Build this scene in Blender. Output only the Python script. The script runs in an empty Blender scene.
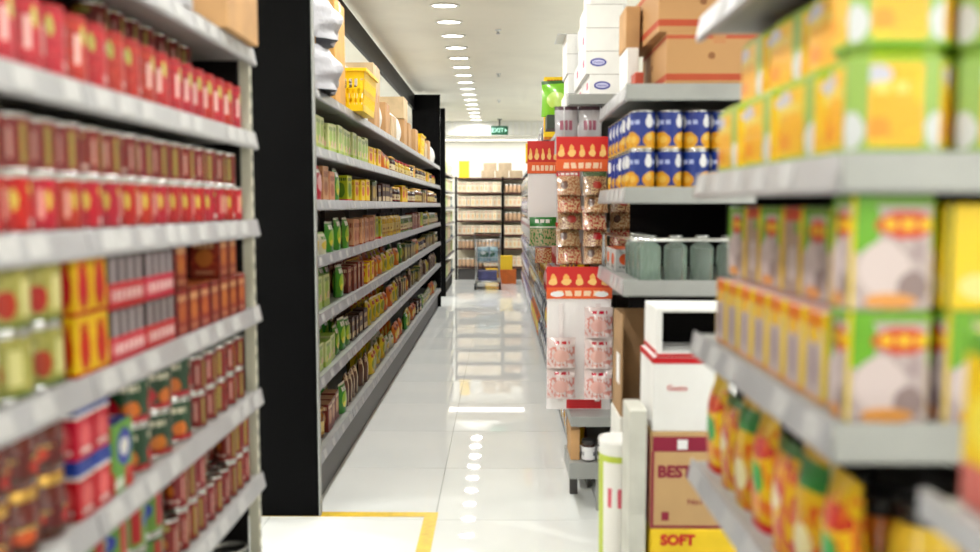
import bpy, math, random
from mathutils import Vector, Matrix, noise as mnoise

# ------------------------------------------------------------------ camera, world, exposure
sc = bpy.context.scene
COL = sc.collection
cam_d = bpy.data.cameras.new('camera')
cam = bpy.data.objects.new('camera', cam_d); COL.objects.link(cam)
cam_d.sensor_width = 36.0
cam_d.lens = 850.0 / 980.0 * 36.0
cam_d.clip_start = 0.05
cam.location = (0.0, 0.0, 1.5)
cam.rotation_euler = (math.radians(90 - 4.775), 0.0, math.radians(0.672))
cam_d.dof.use_dof = True
cam_d.dof.focus_distance = 6.5
cam_d.dof.aperture_fstop = 1.35
sc.camera = cam

world = bpy.data.worlds.new('world'); sc.world = world
world.use_nodes = True
world.node_tree.nodes['Background'].inputs[0].default_value = (0.9, 0.95, 1.0, 1)
world.node_tree.nodes['Background'].inputs[1].default_value = 0.05

vs = sc.view_settings
vs.view_transform = 'Standard'; vs.look = 'None'; vs.gamma = 1.0
vs.use_curve_mapping = False
vs.exposure = 0.86
LAMP_W = 4.0          # one aisle downlight
R = random.Random(7)
PI = math.pi

# ------------------------------------------------------------------ colour and material helpers
def lin(c):
    def f(v):
        v /= 255.0
        return v / 12.92 if v <= 0.04045 else ((v + 0.055) / 1.055) ** 2.4
    return (f(c[0]), f(c[1]), f(c[2]), 1.0)

MATS = {}
INK = .78   # printed packaging reflects less than its swatch colour
def plain(name, rgb, rough=0.5, metal=0.0, vary=0.0, bump=0.0, bscale=40, emit=0.0, trans=0.0, coat=0.0, ior=None, noisecol=None, nscale=8):
    if name in MATS: return MATS[name]
    m = bpy.data.materials.new(name); m.use_nodes = True
    nt = m.node_tree; b = nt.nodes['Principled BSDF']
    b.inputs['Base Color'].default_value = lin(rgb)
    b.inputs['Roughness'].default_value = rough
    b.inputs['Metallic'].default_value = metal
    b.inputs['Transmission Weight'].default_value = trans
    b.inputs['Coat Weight'].default_value = coat
    if ior: b.inputs['IOR'].default_value = ior
    if emit:
        b.inputs['Emission Color'].default_value = lin(rgb); b.inputs['Emission Strength'].default_value = emit
    col = None
    if noisecol or vary:
        tc = nt.nodes.new('ShaderNodeTexCoord')
        nz = nt.nodes.new('ShaderNodeTexNoise'); nz.inputs['Scale'].default_value = nscale; nz.inputs['Detail'].default_value = 4
        nt.links.new(tc.outputs['Object'], nz.inputs['Vector'])
        mx = nt.nodes.new('ShaderNodeMix'); mx.data_type = 'RGBA'
        mx.inputs['A'].default_value = lin(rgb)
        c2 = noisecol or tuple(max(0, v * (1 - vary)) for v in rgb)
        mx.inputs['B'].default_value = lin(c2)
        rp = nt.nodes.new('ShaderNodeMapRange'); rp.inputs['From Min'].default_value = .4; rp.inputs['From Max'].default_value = .65
        nt.links.new(nz.outputs['Fac'], rp.inputs['Value'])
        nt.links.new(rp.outputs['Result'], mx.inputs['Factor'])
        nt.links.new(mx.outputs['Result'], b.inputs['Base Color'])
    if bump:
        tc2 = nt.nodes.new('ShaderNodeTexCoord')
        n2 = nt.nodes.new('ShaderNodeTexNoise'); n2.inputs['Scale'].default_value = bscale; n2.inputs['Detail'].default_value = 3
        nt.links.new(tc2.outputs['Object'], n2.inputs['Vector'])
        bp = nt.nodes.new('ShaderNodeBump'); bp.inputs['Strength'].default_value = bump; bp.inputs['Distance'].default_value = .01
        nt.links.new(n2.outputs['Fac'], bp.inputs['Height'])
        nt.links.new(bp.outputs['Normal'], b.inputs['Normal'])
    MATS[name] = m
    return m

def art(name, base, shapes, rep=1, rough=0.4, vary=0.12, warp=0.02, coat=0.0):
    """printed packaging: flat print in UV space. shapes = ('r',u0,u1,v0,v1,rgb) ('e',cu,cv,ru,rv,rgb)
       ('t',u0,u1,v0,v1,rgb,freq) broken lettering bar   ('n',scale,thr,u0,u1,v0,v1,rgb) mottled picture"""
    if name in MATS: return MATS[name]
    m = bpy.data.materials.new(name); m.use_nodes = True
    nt = m.node_tree; N = nt.nodes; L = nt.links
    b = N['Principled BSDF']; b.inputs['Roughness'].default_value = rough; b.inputs['Coat Weight'].default_value = coat
    def math_(op, a, c=None, d=None):
        n = N.new('ShaderNodeMath'); n.operation = op
        for i, x in enumerate((a, c, d)):
            if x is None: continue
            if isinstance(x, (int, float)): n.inputs[i].default_value = x
            else: L.new(x, n.inputs[i])
        return n.outputs[0]
    uv = N.new('ShaderNodeUVMap').outputs[0]
    sep = N.new('ShaderNodeSeparateXYZ'); L.new(uv, sep.inputs[0])
    u = math_('FRACT', math_('MULTIPLY', sep.outputs[0], rep)) if rep != 1 else sep.outputs[0]
    v = sep.outputs[1]
    if warp:
        nz = N.new('ShaderNodeTexNoise'); nz.inputs['Scale'].default_value = 6
        L.new(uv, nz.inputs['Vector'])
        off = math_('MULTIPLY', math_('SUBTRACT', nz.outputs['Fac'], .5), warp * 4)
        uw = math_('ADD', u, off); vw = math_('ADD', v, off)
    else:
        uw, vw = u, v
    def rect(a, c0, c1, d0, d1, vv):
        x = math_('COMPARE', a, (c0 + c1) / 2, abs(c1 - c0) / 2)
        y = math_('COMPARE', vv, (d0 + d1) / 2, abs(d1 - d0) / 2)
        return math_('MULTIPLY', x, y)
    cur = None
    for s in shapes:
        if s[0] == 'r':
            mask = rect(u, s[1], s[2], s[3], s[4], v); rgb = s[5]
        elif s[0] == 'e':
            ax = math_('DIVIDE', math_('SUBTRACT', uw, s[1]), s[3])
            ay = math_('DIVIDE', math_('SUBTRACT', vw, s[2]), s[4])
            mask = math_('LESS_THAN', math_('ADD', math_('MULTIPLY', ax, ax), math_('MULTIPLY', ay, ay)), 1.0); rgb = s[5]
        elif s[0] == 't':
            fr = math_('FRACT', math_('MULTIPLY', uw, s[6]))
            mask = math_('MULTIPLY', rect(u, s[1], s[2], s[3], s[4], v), math_('LESS_THAN', fr, .72)); rgb = s[5]
        else:
            n2 = N.new('ShaderNodeTexNoise'); n2.inputs['Scale'].default_value = s[1]; n2.inputs['Detail'].default_value = 2
            cmb = N.new('ShaderNodeCombineXYZ'); L.new(math_('MULTIPLY', u, 1.7), cmb.inputs[0]); L.new(v, cmb.inputs[1])
            L.new(cmb.outputs[0], n2.inputs['Vector'])
            mask = math_('MULTIPLY', rect(u, s[3], s[4], s[5], s[6], v), math_('GREATER_THAN', n2.outputs['Fac'], s[2])); rgb = s[7]
        mx = N.new('ShaderNodeMix'); mx.data_type = 'RGBA'
        L.new(mask, mx.inputs['Factor'])
        if cur is None: mx.inputs['A'].default_value = lin(base)
        else: L.new(cur, mx.inputs['A'])
        mx.inputs['B'].default_value = lin(rgb)
        cur = mx.outputs['Result']
    if vary:
        oi = N.new('ShaderNodeObjectInfo')
        hs = N.new('ShaderNodeHueSaturation')
        if cur is None: hs.inputs['Color'].default_value = lin(base)
        else: L.new(cur, hs.inputs['Color'])
        mr = N.new('ShaderNodeMapRange'); mr.inputs['To Min'].default_value = INK - vary*INK; mr.inputs['To Max'].default_value = INK + vary*INK
        hs.inputs['Saturation'].default_value = 1.05
        L.new(oi.outputs['Random'], mr.inputs['Value']); L.new(mr.outputs['Result'], hs.inputs['Value'])
        mr2 = N.new('ShaderNodeMapRange'); mr2.inputs['To Min'].default_value = .5 - vary * .06; mr2.inputs['To Max'].default_value = .5 + vary * .06
        f2 = math_('FRACT', math_('MULTIPLY', oi.outputs['Random'], 7.31))
        L.new(f2, mr2.inputs['Value']); L.new(mr2.outputs['Result'], hs.inputs['Hue'])
        cur = hs.outputs['Color']
    if cur is None: b.inputs['Base Color'].default_value = lin(base)
    else: L.new(cur, b.inputs['Base Color'])
    MATS[name] = m
    return m

# ------------------------------------------------------------------ mesh helpers
class MB:
    def __init__(self):
        self.v = []; self.f = []; self.uv = []; self.sm = []; self.mi = []
    def quad(self, pts, uv=((0,0),(1,0),(1,1),(0,1)), smooth=False, mi=0):
        i = len(self.v); self.v += [tuple(p) for p in pts]
        self.f.append(tuple(range(i, i + len(pts)))); self.uv.append(tuple(uv)[:len(pts)] if len(pts) <= 4 else tuple((0, 0) for _ in pts)); self.sm.append(smooth); self.mi.append(mi)
        return self
    def box(self, x0, x1, y0, y1, z0, z1, mi=0):
        q = self.quad
        q([(x0,y0,z0),(x1,y0,z0),(x1,y0,z1),(x0,y0,z1)], mi=mi)
        q([(x1,y1,z0),(x0,y1,z0),(x0,y1,z1),(x1,y1,z1)], mi=mi)
        q([(x1,y0,z0),(x1,y1,z0),(x1,y1,z1),(x1,y0,z1)], mi=mi)
        q([(x0,y1,z0),(x0,y0,z0),(x0,y0,z1),(x0,y1,z1)], mi=mi)
        q([(x0,y0,z1),(x1,y0,z1),(x1,y1,z1),(x0,y1,z1)], mi=mi)
        q([(x0,y1,z0),(x1,y1,z0),(x1,y0,z0),(x0,y0,z0)], mi=mi)
        return self
    def rbox(self, x0, x1, y0, y1, z0, z1, r=.006, n=2, mi=0):
        """box with rounded vertical edges and chamfered top/bottom rims; UV: perimeter faces each 0..1"""
        pts = []
        for cx, cy, a0 in ((x1-r, y0+r, -PI/2), (x1-r, y1-r, 0), (x0+r, y1-r, PI/2), (x0+r, y0+r, PI)):
            for k in range(n + 1):
                a = a0 + PI/2 * k / n
                pts.append((cx + r*math.cos(a), cy + r*math.sin(a)))
        m = len(pts); c = r * .5
        cx, cy = (x0+x1)/2, (y0+y1)/2
        def ring(z, ins):
            sx = ((x1-x0)-2*ins)/(x1-x0); sy = ((y1-y0)-2*ins)/(y1-y0)
            return [(cx+(p[0]-cx)*sx, cy+(p[1]-cy)*sy, z) for p in pts]
        rs = [ring(z0, c), ring(z0+c, 0), ring(z1-c, 0), ring(z1, c)]
        def uvp(p):
            return p
        for j in range(3):
            va, vb = (0, .02, .98, 1)[j], (0, .02, .98, 1)[j+1]
            for k in range(m):
                k2 = (k+1) % m
                a, b_ = rs[j][k], rs[j][k2]; d, e = rs[j+1][k2], rs[j+1][k]
                mx_, my_ = (a[0]+b_[0])/2 - cx, (a[1]+b_[1])/2 - cy
                if abs(my_)/(y1-y0) >= abs(mx_)/(x1-x0):
                    fu = (lambda p: (p[0]-x0)/(x1-x0)) if my_ < 0 else (lambda p: (x1-p[0])/(x1-x0))
                else:
                    fu = (lambda p: (p[1]-y0)/(y1-y0)) if mx_ > 0 else (lambda p: (y1-p[1])/(y1-y0))
                self.quad([a, b_, d, e], uv=((fu(a),va),(fu(b_),va),(fu(d),vb),(fu(e),vb)), mi=mi)
        i = len(self.v)
        for rr, flip in ((rs[0], True), (rs[3], False)):
            pp = rr[::-1] if flip else rr
            i = len(self.v); self.v += pp; self.f.append(tuple(range(i, i+m)))
            self.uv.append(tuple((.3 + .1*(p[0]-x0)/(x1-x0), .5 + .1*(p[1]-y0)/(y1-y0)) for p in pp)); self.sm.append(False); self.mi.append(mi)
        return self
    def lathe(self, prof, n=16, c=(0,0), mi=0, vr=None, cap0=True, cap1=True, smooth=True):
        z0 = vr[0] if vr else prof[0][1]; z1 = vr[1] if vr else prof[-1][1]
        base = len(self.v)
        for r, z in prof:
            for k in range(n):
                a = 2*PI*k/n - PI/2
                self.v.append((c[0]+r*math.cos(a), c[1]+r*math.sin(a), z))
        for j in range(len(prof)-1):
            for k in range(n):
                k2 = (k+1) % n
                self.f.append((base+j*n+k, base+j*n+k2, base+(j+1)*n+k2, base+(j+1)*n+k))
                va = (prof[j][1]-z0)/(z1-z0+1e-9); vb = (prof[j+1][1]-z0)/(z1-z0+1e-9)
                self.uv.append(((k/n,va),((k+1)/n,va),((k+1)/n,vb),(k/n,vb))); self.sm.append(smooth); self.mi.append(mi)
        if cap0 and prof[0][0] > 1e-5:
            self.f.append(tuple(base+k for k in range(n))[::-1]); self.uv.append(tuple((.5,.0) for _ in range(n))); self.sm.append(False); self.mi.append(mi)
        if cap1 and prof[-1][0] > 1e-5:
            o = base+(len(prof)-1)*n
            self.f.append(tuple(o+k for k in range(n))); self.uv.append(tuple((.5,1.) for _ in range(n))); self.sm.append(False); self.mi.append(mi)
        return self
    def tube(self, path, r=.004, n=6, mi=0):
        P = [Vector(p) for p in path]; rings = []
        for i, p in enumerate(P):
            d = (P[min(i+1, len(P)-1)] - P[max(i-1, 0)]).normalized()
            up = Vector((0,0,1)) if abs(d.z) < .9 else Vector((1,0,0))
            a = d.cross(up).normalized(); b = d.cross(a).normalized()
            i0 = len(self.v)
            for k in range(n):
                t = 2*PI*k/n
                self.v.append(tuple(p + a*(r*math.cos(t)) + b*(r*math.sin(t))))
            rings.append(i0)
        for j in range(len(rings)-1):
            for k in range(n):
                k2 = (k+1) % n
                self.f.append((rings[j]+k, rings[j+1]+k, rings[j+1]+k2, rings[j]+k2)); self.uv.append(((0,0),(0,1),(1,1),(1,0))); self.sm.append(True); self.mi.append(mi)
        self.f.append(tuple(rings[0]+k for k in range(n))); self.uv.append(tuple((0,0) for _ in range(n))); self.sm.append(False); self.mi.append(mi)
        self.f.append(tuple(rings[-1]+k for k in range(n))[::-1]); self.uv.append(tuple((0,0) for _ in range(n))); self.sm.append(False); self.mi.append(mi)
        return self
    def pouch(self, w, h, d, nx=6, nz=7, crinkle=.0, seed=0, lean=0.0, flare=True):
        """standing or hanging pillow bag: front/back sheets that meet at sealed edges. base z=0, centred x,y"""
        for side in (-1, 1):
            g = []
            for j in range(nz+1):
                t = j/nz; row = []
                for i in range(nx+1):
                    s = i/nx*2-1
                    prof = (math.sin(PI*min(1, t*.92+.08)) ** .55) if flare else math.sin(PI*t) ** .5
                    if flare and t < .5: prof = max(prof, .86)
                    if t >= .985: prof = 0.03
                    dep = d/2*prof*(1-abs(s)**2.6)
                    cr = crinkle*mnoise.noise(Vector((s*2.3+seed*3.1, t*3.7+seed, side*5.0))) * (1 if 0 < i < nx else .3)
                    row.append((s*w/2*(1-.05*math.sin(PI*t)), side*max(.0012, dep+cr) + lean*t, t*h))
                g.append(row)
            base = len(self.v)
            for row in g: self.v += row
            ix = lambda jj, ii: base + jj*(nx+1) + ii
            for j in range(nz):
                for i in range(nx):
                    q = [ix(j, i), ix(j, i+1), ix(j+1, i+1), ix(j+1, i)]; uv = [(i/nx, j/nz), ((i+1)/nx, j/nz), ((i+1)/nx, (j+1)/nz), (i/nx, (j+1)/nz)]
                    if side > 0: q = q[::-1]; uv = uv[::-1]
                    self.f.append(tuple(q)); self.uv.append(tuple(uv)); self.sm.append(True); self.mi.append(0)
        return self
    def mesh(self, name, *mats):
        me = bpy.data.meshes.new(name)
        me.from_pydata(self.v, [], self.f)
        ul = me.uv_layers.new(name='UVMap')
        flat = []
        for u in self.uv:
            for p in u: flat += [p[0], p[1]]
        ul.data.foreach_set('uv', flat)
        me.polygons.foreach_set('use_smooth', self.sm)
        me.polygons.foreach_set('material_index', self.mi)
        for m in mats: me.materials.append(m)
        me.update()
        return me

def ob(name, me, parent=None, loc=(0,0,0), rz=0.0, rx=0.0, ry=0.0, scale=None):
    o = bpy.data.objects.new(name, me); COL.objects.link(o)
    o.location = loc; o.rotation_euler = (rx, ry, rz)
    if scale: o.scale = scale if isinstance(scale, tuple) else (scale,)*3
    if parent: o.parent = parent
    return o
def tag(o, label=None, cat=None, group=None, kind=None):
    if label: o['label'] = label
    if cat: o['category'] = cat
    if group: o['group'] = group
    if kind: o['kind'] = kind
    return o
def thing(name, label, cat, loc=(0,0,0), rz=0.0, group=None):
    o = ob(name, None, None, loc, rz); o.empty_display_size = .1
    return tag(o, label, cat, group)
def struct(name, me, parent=None, loc=(0,0,0)):
    o = ob(name, me, parent, loc)
    if parent is None: o['kind'] = 'structure'
    return o
def text_mesh(body, size, mat, depth=.0006, name='lettering', bold=0.0):
    cu = bpy.data.curves.new(name, 'FONT'); cu.body = body; cu.size = size; cu.align_x = 'CENTER'; cu.align_y = 'CENTER'
    cu.extrude = depth; cu.offset = bold; cu.resolution_u = 3
    t = bpy.data.objects.new('tmp', cu); COL.objects.link(t)
    dg = bpy.context.evaluated_depsgraph_get(); dg.update()
    me = bpy.data.meshes.new_from_object(t.evaluated_get(dg)); me.name = name
    bpy.data.objects.remove(t); bpy.data.curves.remove(cu)
    me.materials.clear(); me.materials.append(mat)
    return me

_T = 'first second third fourth fifth sixth seventh eighth ninth tenth eleventh twelfth thirteenth fourteenth fifteenth sixteenth seventeenth eighteenth nineteenth twentieth'.split()
_D = {2: 'twenty', 3: 'thirty', 4: 'forty'}
def ordinal(n):
    if n <= 20: return _T[n-1]
    return _D[n // 10] + '-' + _T[n % 10 - 1] if n % 10 else {3: 'thirtieth', 4: 'fortieth'}[n // 10]
COUNT = {}
def numbered(label):
    if '%ORD' not in label: return label
    COUNT[label] = COUNT.get(label, 0) + 1
    return label.replace('%ORD', ordinal(COUNT[label]))

# ------------------------------------------------------------------ base materials
M_ceiling = plain('ceiling paint', (238, 235, 222), .85, vary=.03, nscale=1.5)
M_wall = plain('white wall paint', (238, 238, 232), .8, vary=.03, nscale=2)
M_grout = plain('tile grout', (176, 176, 168), .7)
M_steel = plain('brushed steel', (196, 198, 200), .32, 1.0)
M_chrome = plain('chrome', (225, 226, 228), .12, 1.0)
M_shelfgrey = plain('grey shelf enamel', (150, 152, 149), .4, vary=.06, nscale=5)
M_shelfwhite = plain('white shelf enamel', (164, 163, 160), .4, vary=.05, nscale=5)
M_raildark = plain('silver price rail', (150, 152, 158), .35, .25, vary=.1, nscale=9)
M_railwhite = plain('clear price rail', (160, 160, 163), .3, vary=.05, nscale=9)
M_tagpaper = plain('price ticket paper', (180, 180, 180), .6, vary=.04, nscale=30)
M_black = plain('black laminate', (9, 9, 10), .38, vary=.2, nscale=12)
M_blackmetal = plain('black powder coat', (14, 14, 15), .45)
M_kick = plain('grey kick plate', (70, 67, 66), .45)
M_backdark = plain('dark back panel', (26, 24, 24), .6)
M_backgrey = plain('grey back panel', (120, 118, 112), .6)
M_card = plain('brown corrugated card', (196, 152, 102), .75, vary=.1, nscale=6)
M_cardtape = plain('brown packing tape', (176, 120, 70), .3)
M_whitecard = plain('white carton card', (238, 238, 236), .5, vary=.03, nscale=6)
M_tin = plain('tin plate', (200, 200, 198), .22, 1.0)
M_goldlid = plain('gold lid', (206, 164, 84), .3, .9)
M_blacklid = plain('black lid', (26, 24, 24), .4)
M_whitelid = plain('white lid', (236, 236, 232), .4)
M_redlid = plain('red lid', (190, 22, 30), .35)
M_glass = plain('jar glass', (205, 225, 216), .05, trans=.9, ior=1.45)
M_yellowplastic = plain('yellow plastic', (250, 208, 10), .35)
M_redpaint = plain('red print', (200, 24, 34), .4)
M_blueprint = plain('blue print', (62, 66, 160), .4)
M_whiteprint = plain('white print', (240, 240, 240), .4)
M_plasticfilm = plain('crinkled white film', (176, 176, 182), .3, bump=.8, bscale=22)
M_yellowtape = plain('yellow floor tape', (228, 190, 40), .4, vary=.12, nscale=20)
M_rubber = plain('black rubber', (20, 20, 20), .6)

# glossy polished tile with faint cloud
def tile_mat():
    m = plain('polished floor tile', (226, 228, 225), .018, noisecol=(220, 223, 221), nscale=1.4)
    nt = m.node_tree; b = nt.nodes['Principled BSDF']
    b.inputs['IOR'].default_value = 1.45; b.inputs['Specular IOR Level'].default_value = .26
    tc = nt.nodes.new('ShaderNodeTexCoord'); nz = nt.nodes.new('ShaderNodeTexNoise')
    nz.inputs['Scale'].default_value = 3.0; nz.inputs['Detail'].default_value = 2
    nt.links.new(tc.outputs['Object'], nz.inputs['Vector'])
    bp = nt.nodes.new('ShaderNodeBump'); bp.inputs['Strength'].default_value = .004; bp.inputs['Distance'].default_value = .01
    nt.links.new(nz.outputs['Fac'], bp.inputs['Height']); nt.links.new(bp.outputs['Normal'], b.inputs['Normal'])
    return m
M_tile = tile_mat()

for _m in (M_black, M_blackmetal, M_backdark): _m.node_tree.nodes['Principled BSDF'].inputs['Specular IOR Level'].default_value = .05
M_strip = plain('dim strip diffuser', (255, 250, 240), .4, emit=1.0)

# ------------------------------------------------------------------ the room
ZC = 3.15
X0, X1, Y0, Y1 = -6.5, 6.5, -3.0, 18.2
floor = struct('floor', MB().box(X0, X1, Y0, Y1, -.12, -.010).mesh('floor', M_grout))
T = .8
tile_me = MB().box(-T/2+.0015, T/2-.0015, -T/2+.0015, T/2-.0015, -.010, 0.0).mesh('floor_tile', M_tile)
near_x = [(-.31 + T*(i + .5)) for i in range(-3, 3)]
rowy = [(.35 + T*j) for j in range(0, 22)]
for tx in near_x:
    for ty in rowy: ob('floor_tile', tile_me, floor, (tx, ty, 0))
# tiles beyond the aisle, all joined
mb = MB()
xs_all = [(-.31 + T*(i + .5)) for i in range(-8, 8)]
ys_all = [(.35 + T*j) for j in range(-4, 22)]
for tx in xs_all:
    for ty in ys_all:
        if tx in near_x and any(abs(ty-q) < .01 for q in rowy): continue
        if tx-T/2 < X0 or tx+T/2 > X1 or ty-T/2 < Y0 or ty+T/2 > Y1: continue
        mb.box(tx-T/2+.0015, tx+T/2-.0015, ty-T/2+.0015, ty+T/2-.0015, -.010, 0.0)
o = ob('tile_field', mb.mesh('tile_field', M_tile), floor); o['kind'] = 'stuff'

struct('ceiling', MB().box(X0, X1, Y0, Y1, ZC, ZC+.1).mesh('ceiling', M_ceiling))
struct('wall_back', MB().box(X0, X1, Y1, Y1+.1, -.12, ZC+.1).mesh('wall_back', M_wall))
struct('wall_left', MB().box(X0-.1, X0, Y0, Y1, -.12, ZC+.1).mesh('wall_left', M_wall))
struct('wall_right', MB().box(X1, X1+.1, Y0, Y1, -.12, ZC+.1).mesh('wall_right', M_wall))
struct('wall_front', MB().box(X0, X1, Y0-.1, Y0, -.12, ZC+.1).mesh('wall_front', M_wall))
# ribbed soffit over the back rack
sof = struct('trim_1', MB().box(X0, X1, 17.0, Y1, 2.87, ZC).mesh('soffit', M_wall))
rib_me = MB().box(-.045, .045, -.012, 0, 2.89, 3.13).mesh('soffit_rib', M_whitecard)
for k in range(26): ob('soffit_rib', rib_me, sof, (-1.6 + k*.12, 17.0, 0))

# ------------------------------------------------------------------ ceiling lamps
M_lens = plain('lit lamp lens', (255, 250, 240), .4, emit=7.0)
M_trim = plain('lamp trim', (240, 240, 236), .4)
trim_me = MB().lathe([(.105, 0), (.125, -.003), (.128, -.010), (.108, -.012), (.098, -.006)], 24, cap0=False, cap1=False).mesh('trim_ring', M_trim)
lens_me = MB().lathe([(.0, -.0075), (.100, -.0075), (.100, -.001), (.0, -.001)], 24, cap0=False, cap1=False).mesh('lens', M_lens)
def downlight(x, y, watts, label, group):
    t = thing('ceiling_downlight', numbered(label), 'light', (x, y, ZC), 0, group)
    ob('trim_ring', trim_me, t, scale=(1, .62, 1)); ob('lens', lens_me, t, scale=(1, .62, 1))
    ld = bpy.data.lights.new('downlight_lamp', 'AREA'); ld.shape = 'ELLIPSE'; ld.size = .19; ld.size_y = .12; ld.energy = watts
    ld.color = (1.0, .985, .955); ld.spread = math.radians(170)
    lo = bpy.data.objects.new('downlight_lamp', ld); COL.objects.link(lo); lo.parent = t; lo.location = (0, 0, -.02)
for k in range(15, -15, -1):
    downlight(-.462, 7.19 + k*.631, LAMP_W * (2.2 if k >= 12 else 1.0), '%ORD oval recessed downlight from the exit sign in the row above the aisle', 'downlights above the aisle')
for xr, nm in ((-3.6, 'rack row with the black end panels'), (2.9, 'rack row with the snack displays')):  # rows hidden behind the racks, added so bounced light brightens the ceiling
    for k in range(7, -9, -1):
        downlight(xr, 7.19 + k*1.262, LAMP_W*6.0, '%ORD added oval downlight from the back wall behind the ' + nm, 'added downlights behind the ' + nm)
# cove strip under the soffit, washing the wall above the back rack
cv = thing('cove_light', 'long white light strip under the ribbed soffit above the back rack', 'light', (-.3, 17.75, 2.87))
ob('housing', MB().box(-1.4, 1.4, -.18, .18, -.03, 0).mesh('housing', M_trim), cv)
ob('diffuser', MB().box(-1.38, 1.38, -.17, .17, -.036, -.0305).mesh('diffuser', M_strip), cv)
ld = bpy.data.lights.new('cove_lamp', 'AREA'); ld.shape = 'RECTANGLE'; ld.size = 2.7; ld.size_y = .32; ld.energy = 7; ld.color = (1, .98, .95)
lo = bpy.data.objects.new('cove_lamp', ld); COL.objects.link(lo); lo.parent = cv; lo.location = (0, 0, -.045)
# small ceiling fittings
spr_me = MB().lathe([(.03, 0), (.03, -.006), (.012, -.012), (.012, -.03), (.022, -.034), (.022, -.038)], 12).mesh('sprinkler_head', M_steel)
for y in (13.6, 10.9, 8.2):
    tag(ob('sprinkler_head', spr_me, None, (-.02, y, ZC)), numbered('%ORD small sprinkler head from the exit sign on the ceiling'), 'sprinkler', 'ceiling sprinkler heads')
# exit sign
M_green = plain('green sign face', (8, 92, 62), .4)
M_mint = plain('pale sign lettering', (170, 226, 206), .4, emit=.6)
ex = thing('exit_sign', 'green hanging exit sign with pale lettering and arrow', 'sign', (-.01, 16.6, 2.848))
ob('sign_box', MB().rbox(-.165, .165, -.03, .03, 0, .172, r=.008).mesh('sign_box', M_green), ex)
ob('lettering', text_mesh('EXIT', .115, M_mint, bold=.002), ex, (-.035, -.0325, .086), rx=PI/2)
ob('arrow', MB().quad([(.10, -.0325, .05), (.145, -.0325, .086), (.10, -.0325, .122), (.10, -.0325, .09)]).mesh('arrow', M_mint), ex)
ob('hanger', MB().lathe([(.014, .172), (.014, ZC-2.848-.012), (.05, ZC-2.848-.01), (.05, ZC-2.848)], 10).mesh('hanger', M_blackmetal), ex)

# yellow floor line
tag(ob('floor_tape', MB().box(-2.4, -.30, 3.985, 4.045, .0005, .002).box(-.365, -.30, 2.2, 3.985, .0005, .002).mesh('floor_tape', M_yellowtape)),
    'yellow tape line turning a corner on the white floor', 'floor tape')
# ------------------------------------------------------------------ racks
# sgn = direction in which the shelf fronts face along x (+1: faces +x, -1: faces -x)
def shelf_me(length, depth, sgn, plate, rail_h, mats, endrail=False, key=None):
    """origin at front edge, near end; top of plate at z=0; runs along +y; depth away from the aisle"""
    m = MB()
    xa, xb = (-depth, 0.0) if sgn > 0 else (0.0, depth)
    m.rbox(xa, xb, 0.002, length-.002, -plate, 0, r=.004, n=1)
    return m.mesh('shelf', mats)
def rail_me(length, sgn, h, mat, lift=.009):
    m = MB(); s = sgn
    # sloped ticket rail: upper edge set back, lower edge proud
    pts = [(0.002*s, lift-.001), (.006*s, lift), (.016*s, -h+.006), (.012*s, -h), (.002*s, -h)]
    n = len(pts)
    for a in range(n):
        b = (a+1) % n
        q = [(pts[a][0], .003, pts[a][1]), (pts[b][0], .003, pts[b][1]), (pts[b][0], length-.003, pts[b][1]), (pts[a][0], length-.003, pts[a][1])]
        m.quad(q if s > 0 else q[::-1])
    for y, fl in ((.003, s > 0), (length-.003, s < 0)):
        q = [(p[0], y, p[1]) for p in pts]
        m.quad(q[::-1] if fl else q)
    return m.mesh('price_rail', mat)
def ticket_me(sgn, h, w):
    m = MB(); s = sgn
    q = [(.0075*s, -w/2, .003), (.0155*s, -w/2, -h+.012), (.0155*s, w/2, -h+.012), (.0075*s, w/2, .003)]
    d = [(p[0]+.0012*s, p[1], p[2]) for p in q]
    m.quad(d if s > 0 else d[::-1])
    for a in range(4):
        b = (a+1) % 4
        e = [q[a], q[b], d[b], d[a]]
        m.quad(e[::-1] if s > 0 else e)
    return m.mesh('price_ticket', M_tagpaper)

def rack(name, label, xf, sgn, bays, levels, depth, back_z, shelf_mat, rail_mat, back_mat, post_mat,
         rail_h=.042, plate=.028, tickets=0, base=True, post_z=None, post_x=None, kick_mat=None, lift=.009):
    """bays: list of y cuts; levels: z of shelf tops (front edge at xf)"""
    r = thing(name, label, 'shelving', (xf, bays[0], 0))
    xb = -sgn*depth
    y0 = bays[0]; L = bays[-1]-y0
    a, b = sorted((xb, xb - sgn*.02))
    for i in range(len(bays)-1):
        ob('back_panel', MB().box(a, b, bays[i]-y0+.001, bays[i+1]-y0-.001, .05, back_z).mesh('back_panel', back_mat), r)
    pz = post_z or back_z
    px = xb + sgn*.015 if post_x is None else post_x
    for y in bays:
        yy = min(max(y-y0, .0), L)
        mbp = MB().box(px-.015, px+.015, yy-.0125, yy+.0125, 0.0, pz)
        ob('upright', mbp.mesh('upright', post_mat), r)
    rails = {}; shelves = {}; tk = ticket_me(sgn, rail_h, .065)
    for z in levels:
        for i in range(len(bays)-1):
            Ls = bays[i+1]-bays[i]
            k = (round(Ls, 4),)
            if k not in shelves:
                shelves[k] = shelf_me(Ls, depth-.02, sgn, plate, rail_h, shelf_mat); rails[k] = rail_me(Ls, sgn, rail_h, rail_mat, lift)
            s = ob('shelf', shelves[k], r, (0, bays[i]-y0, z))
            ob('price_rail', rails[k], s)
            if tickets:
                n = int(Ls/tickets)
                for q in range(n):
                    yy = (q+.5)*Ls/n + R.uniform(-.03, .03)
                    if .04 < yy < Ls-.04 and R.random() < .82: ob('price_ticket', tk, s, (0, yy, 0))
    if base:
        kb = sorted((-sgn*.035, -sgn*.055))
        ob('kick_plate', MB().box(kb[0], kb[1], 0, L, 0.0, levels[-1]-plate-.004).mesh('kick_plate', kick_mat or shelf_mat), r)
    return r

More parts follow.
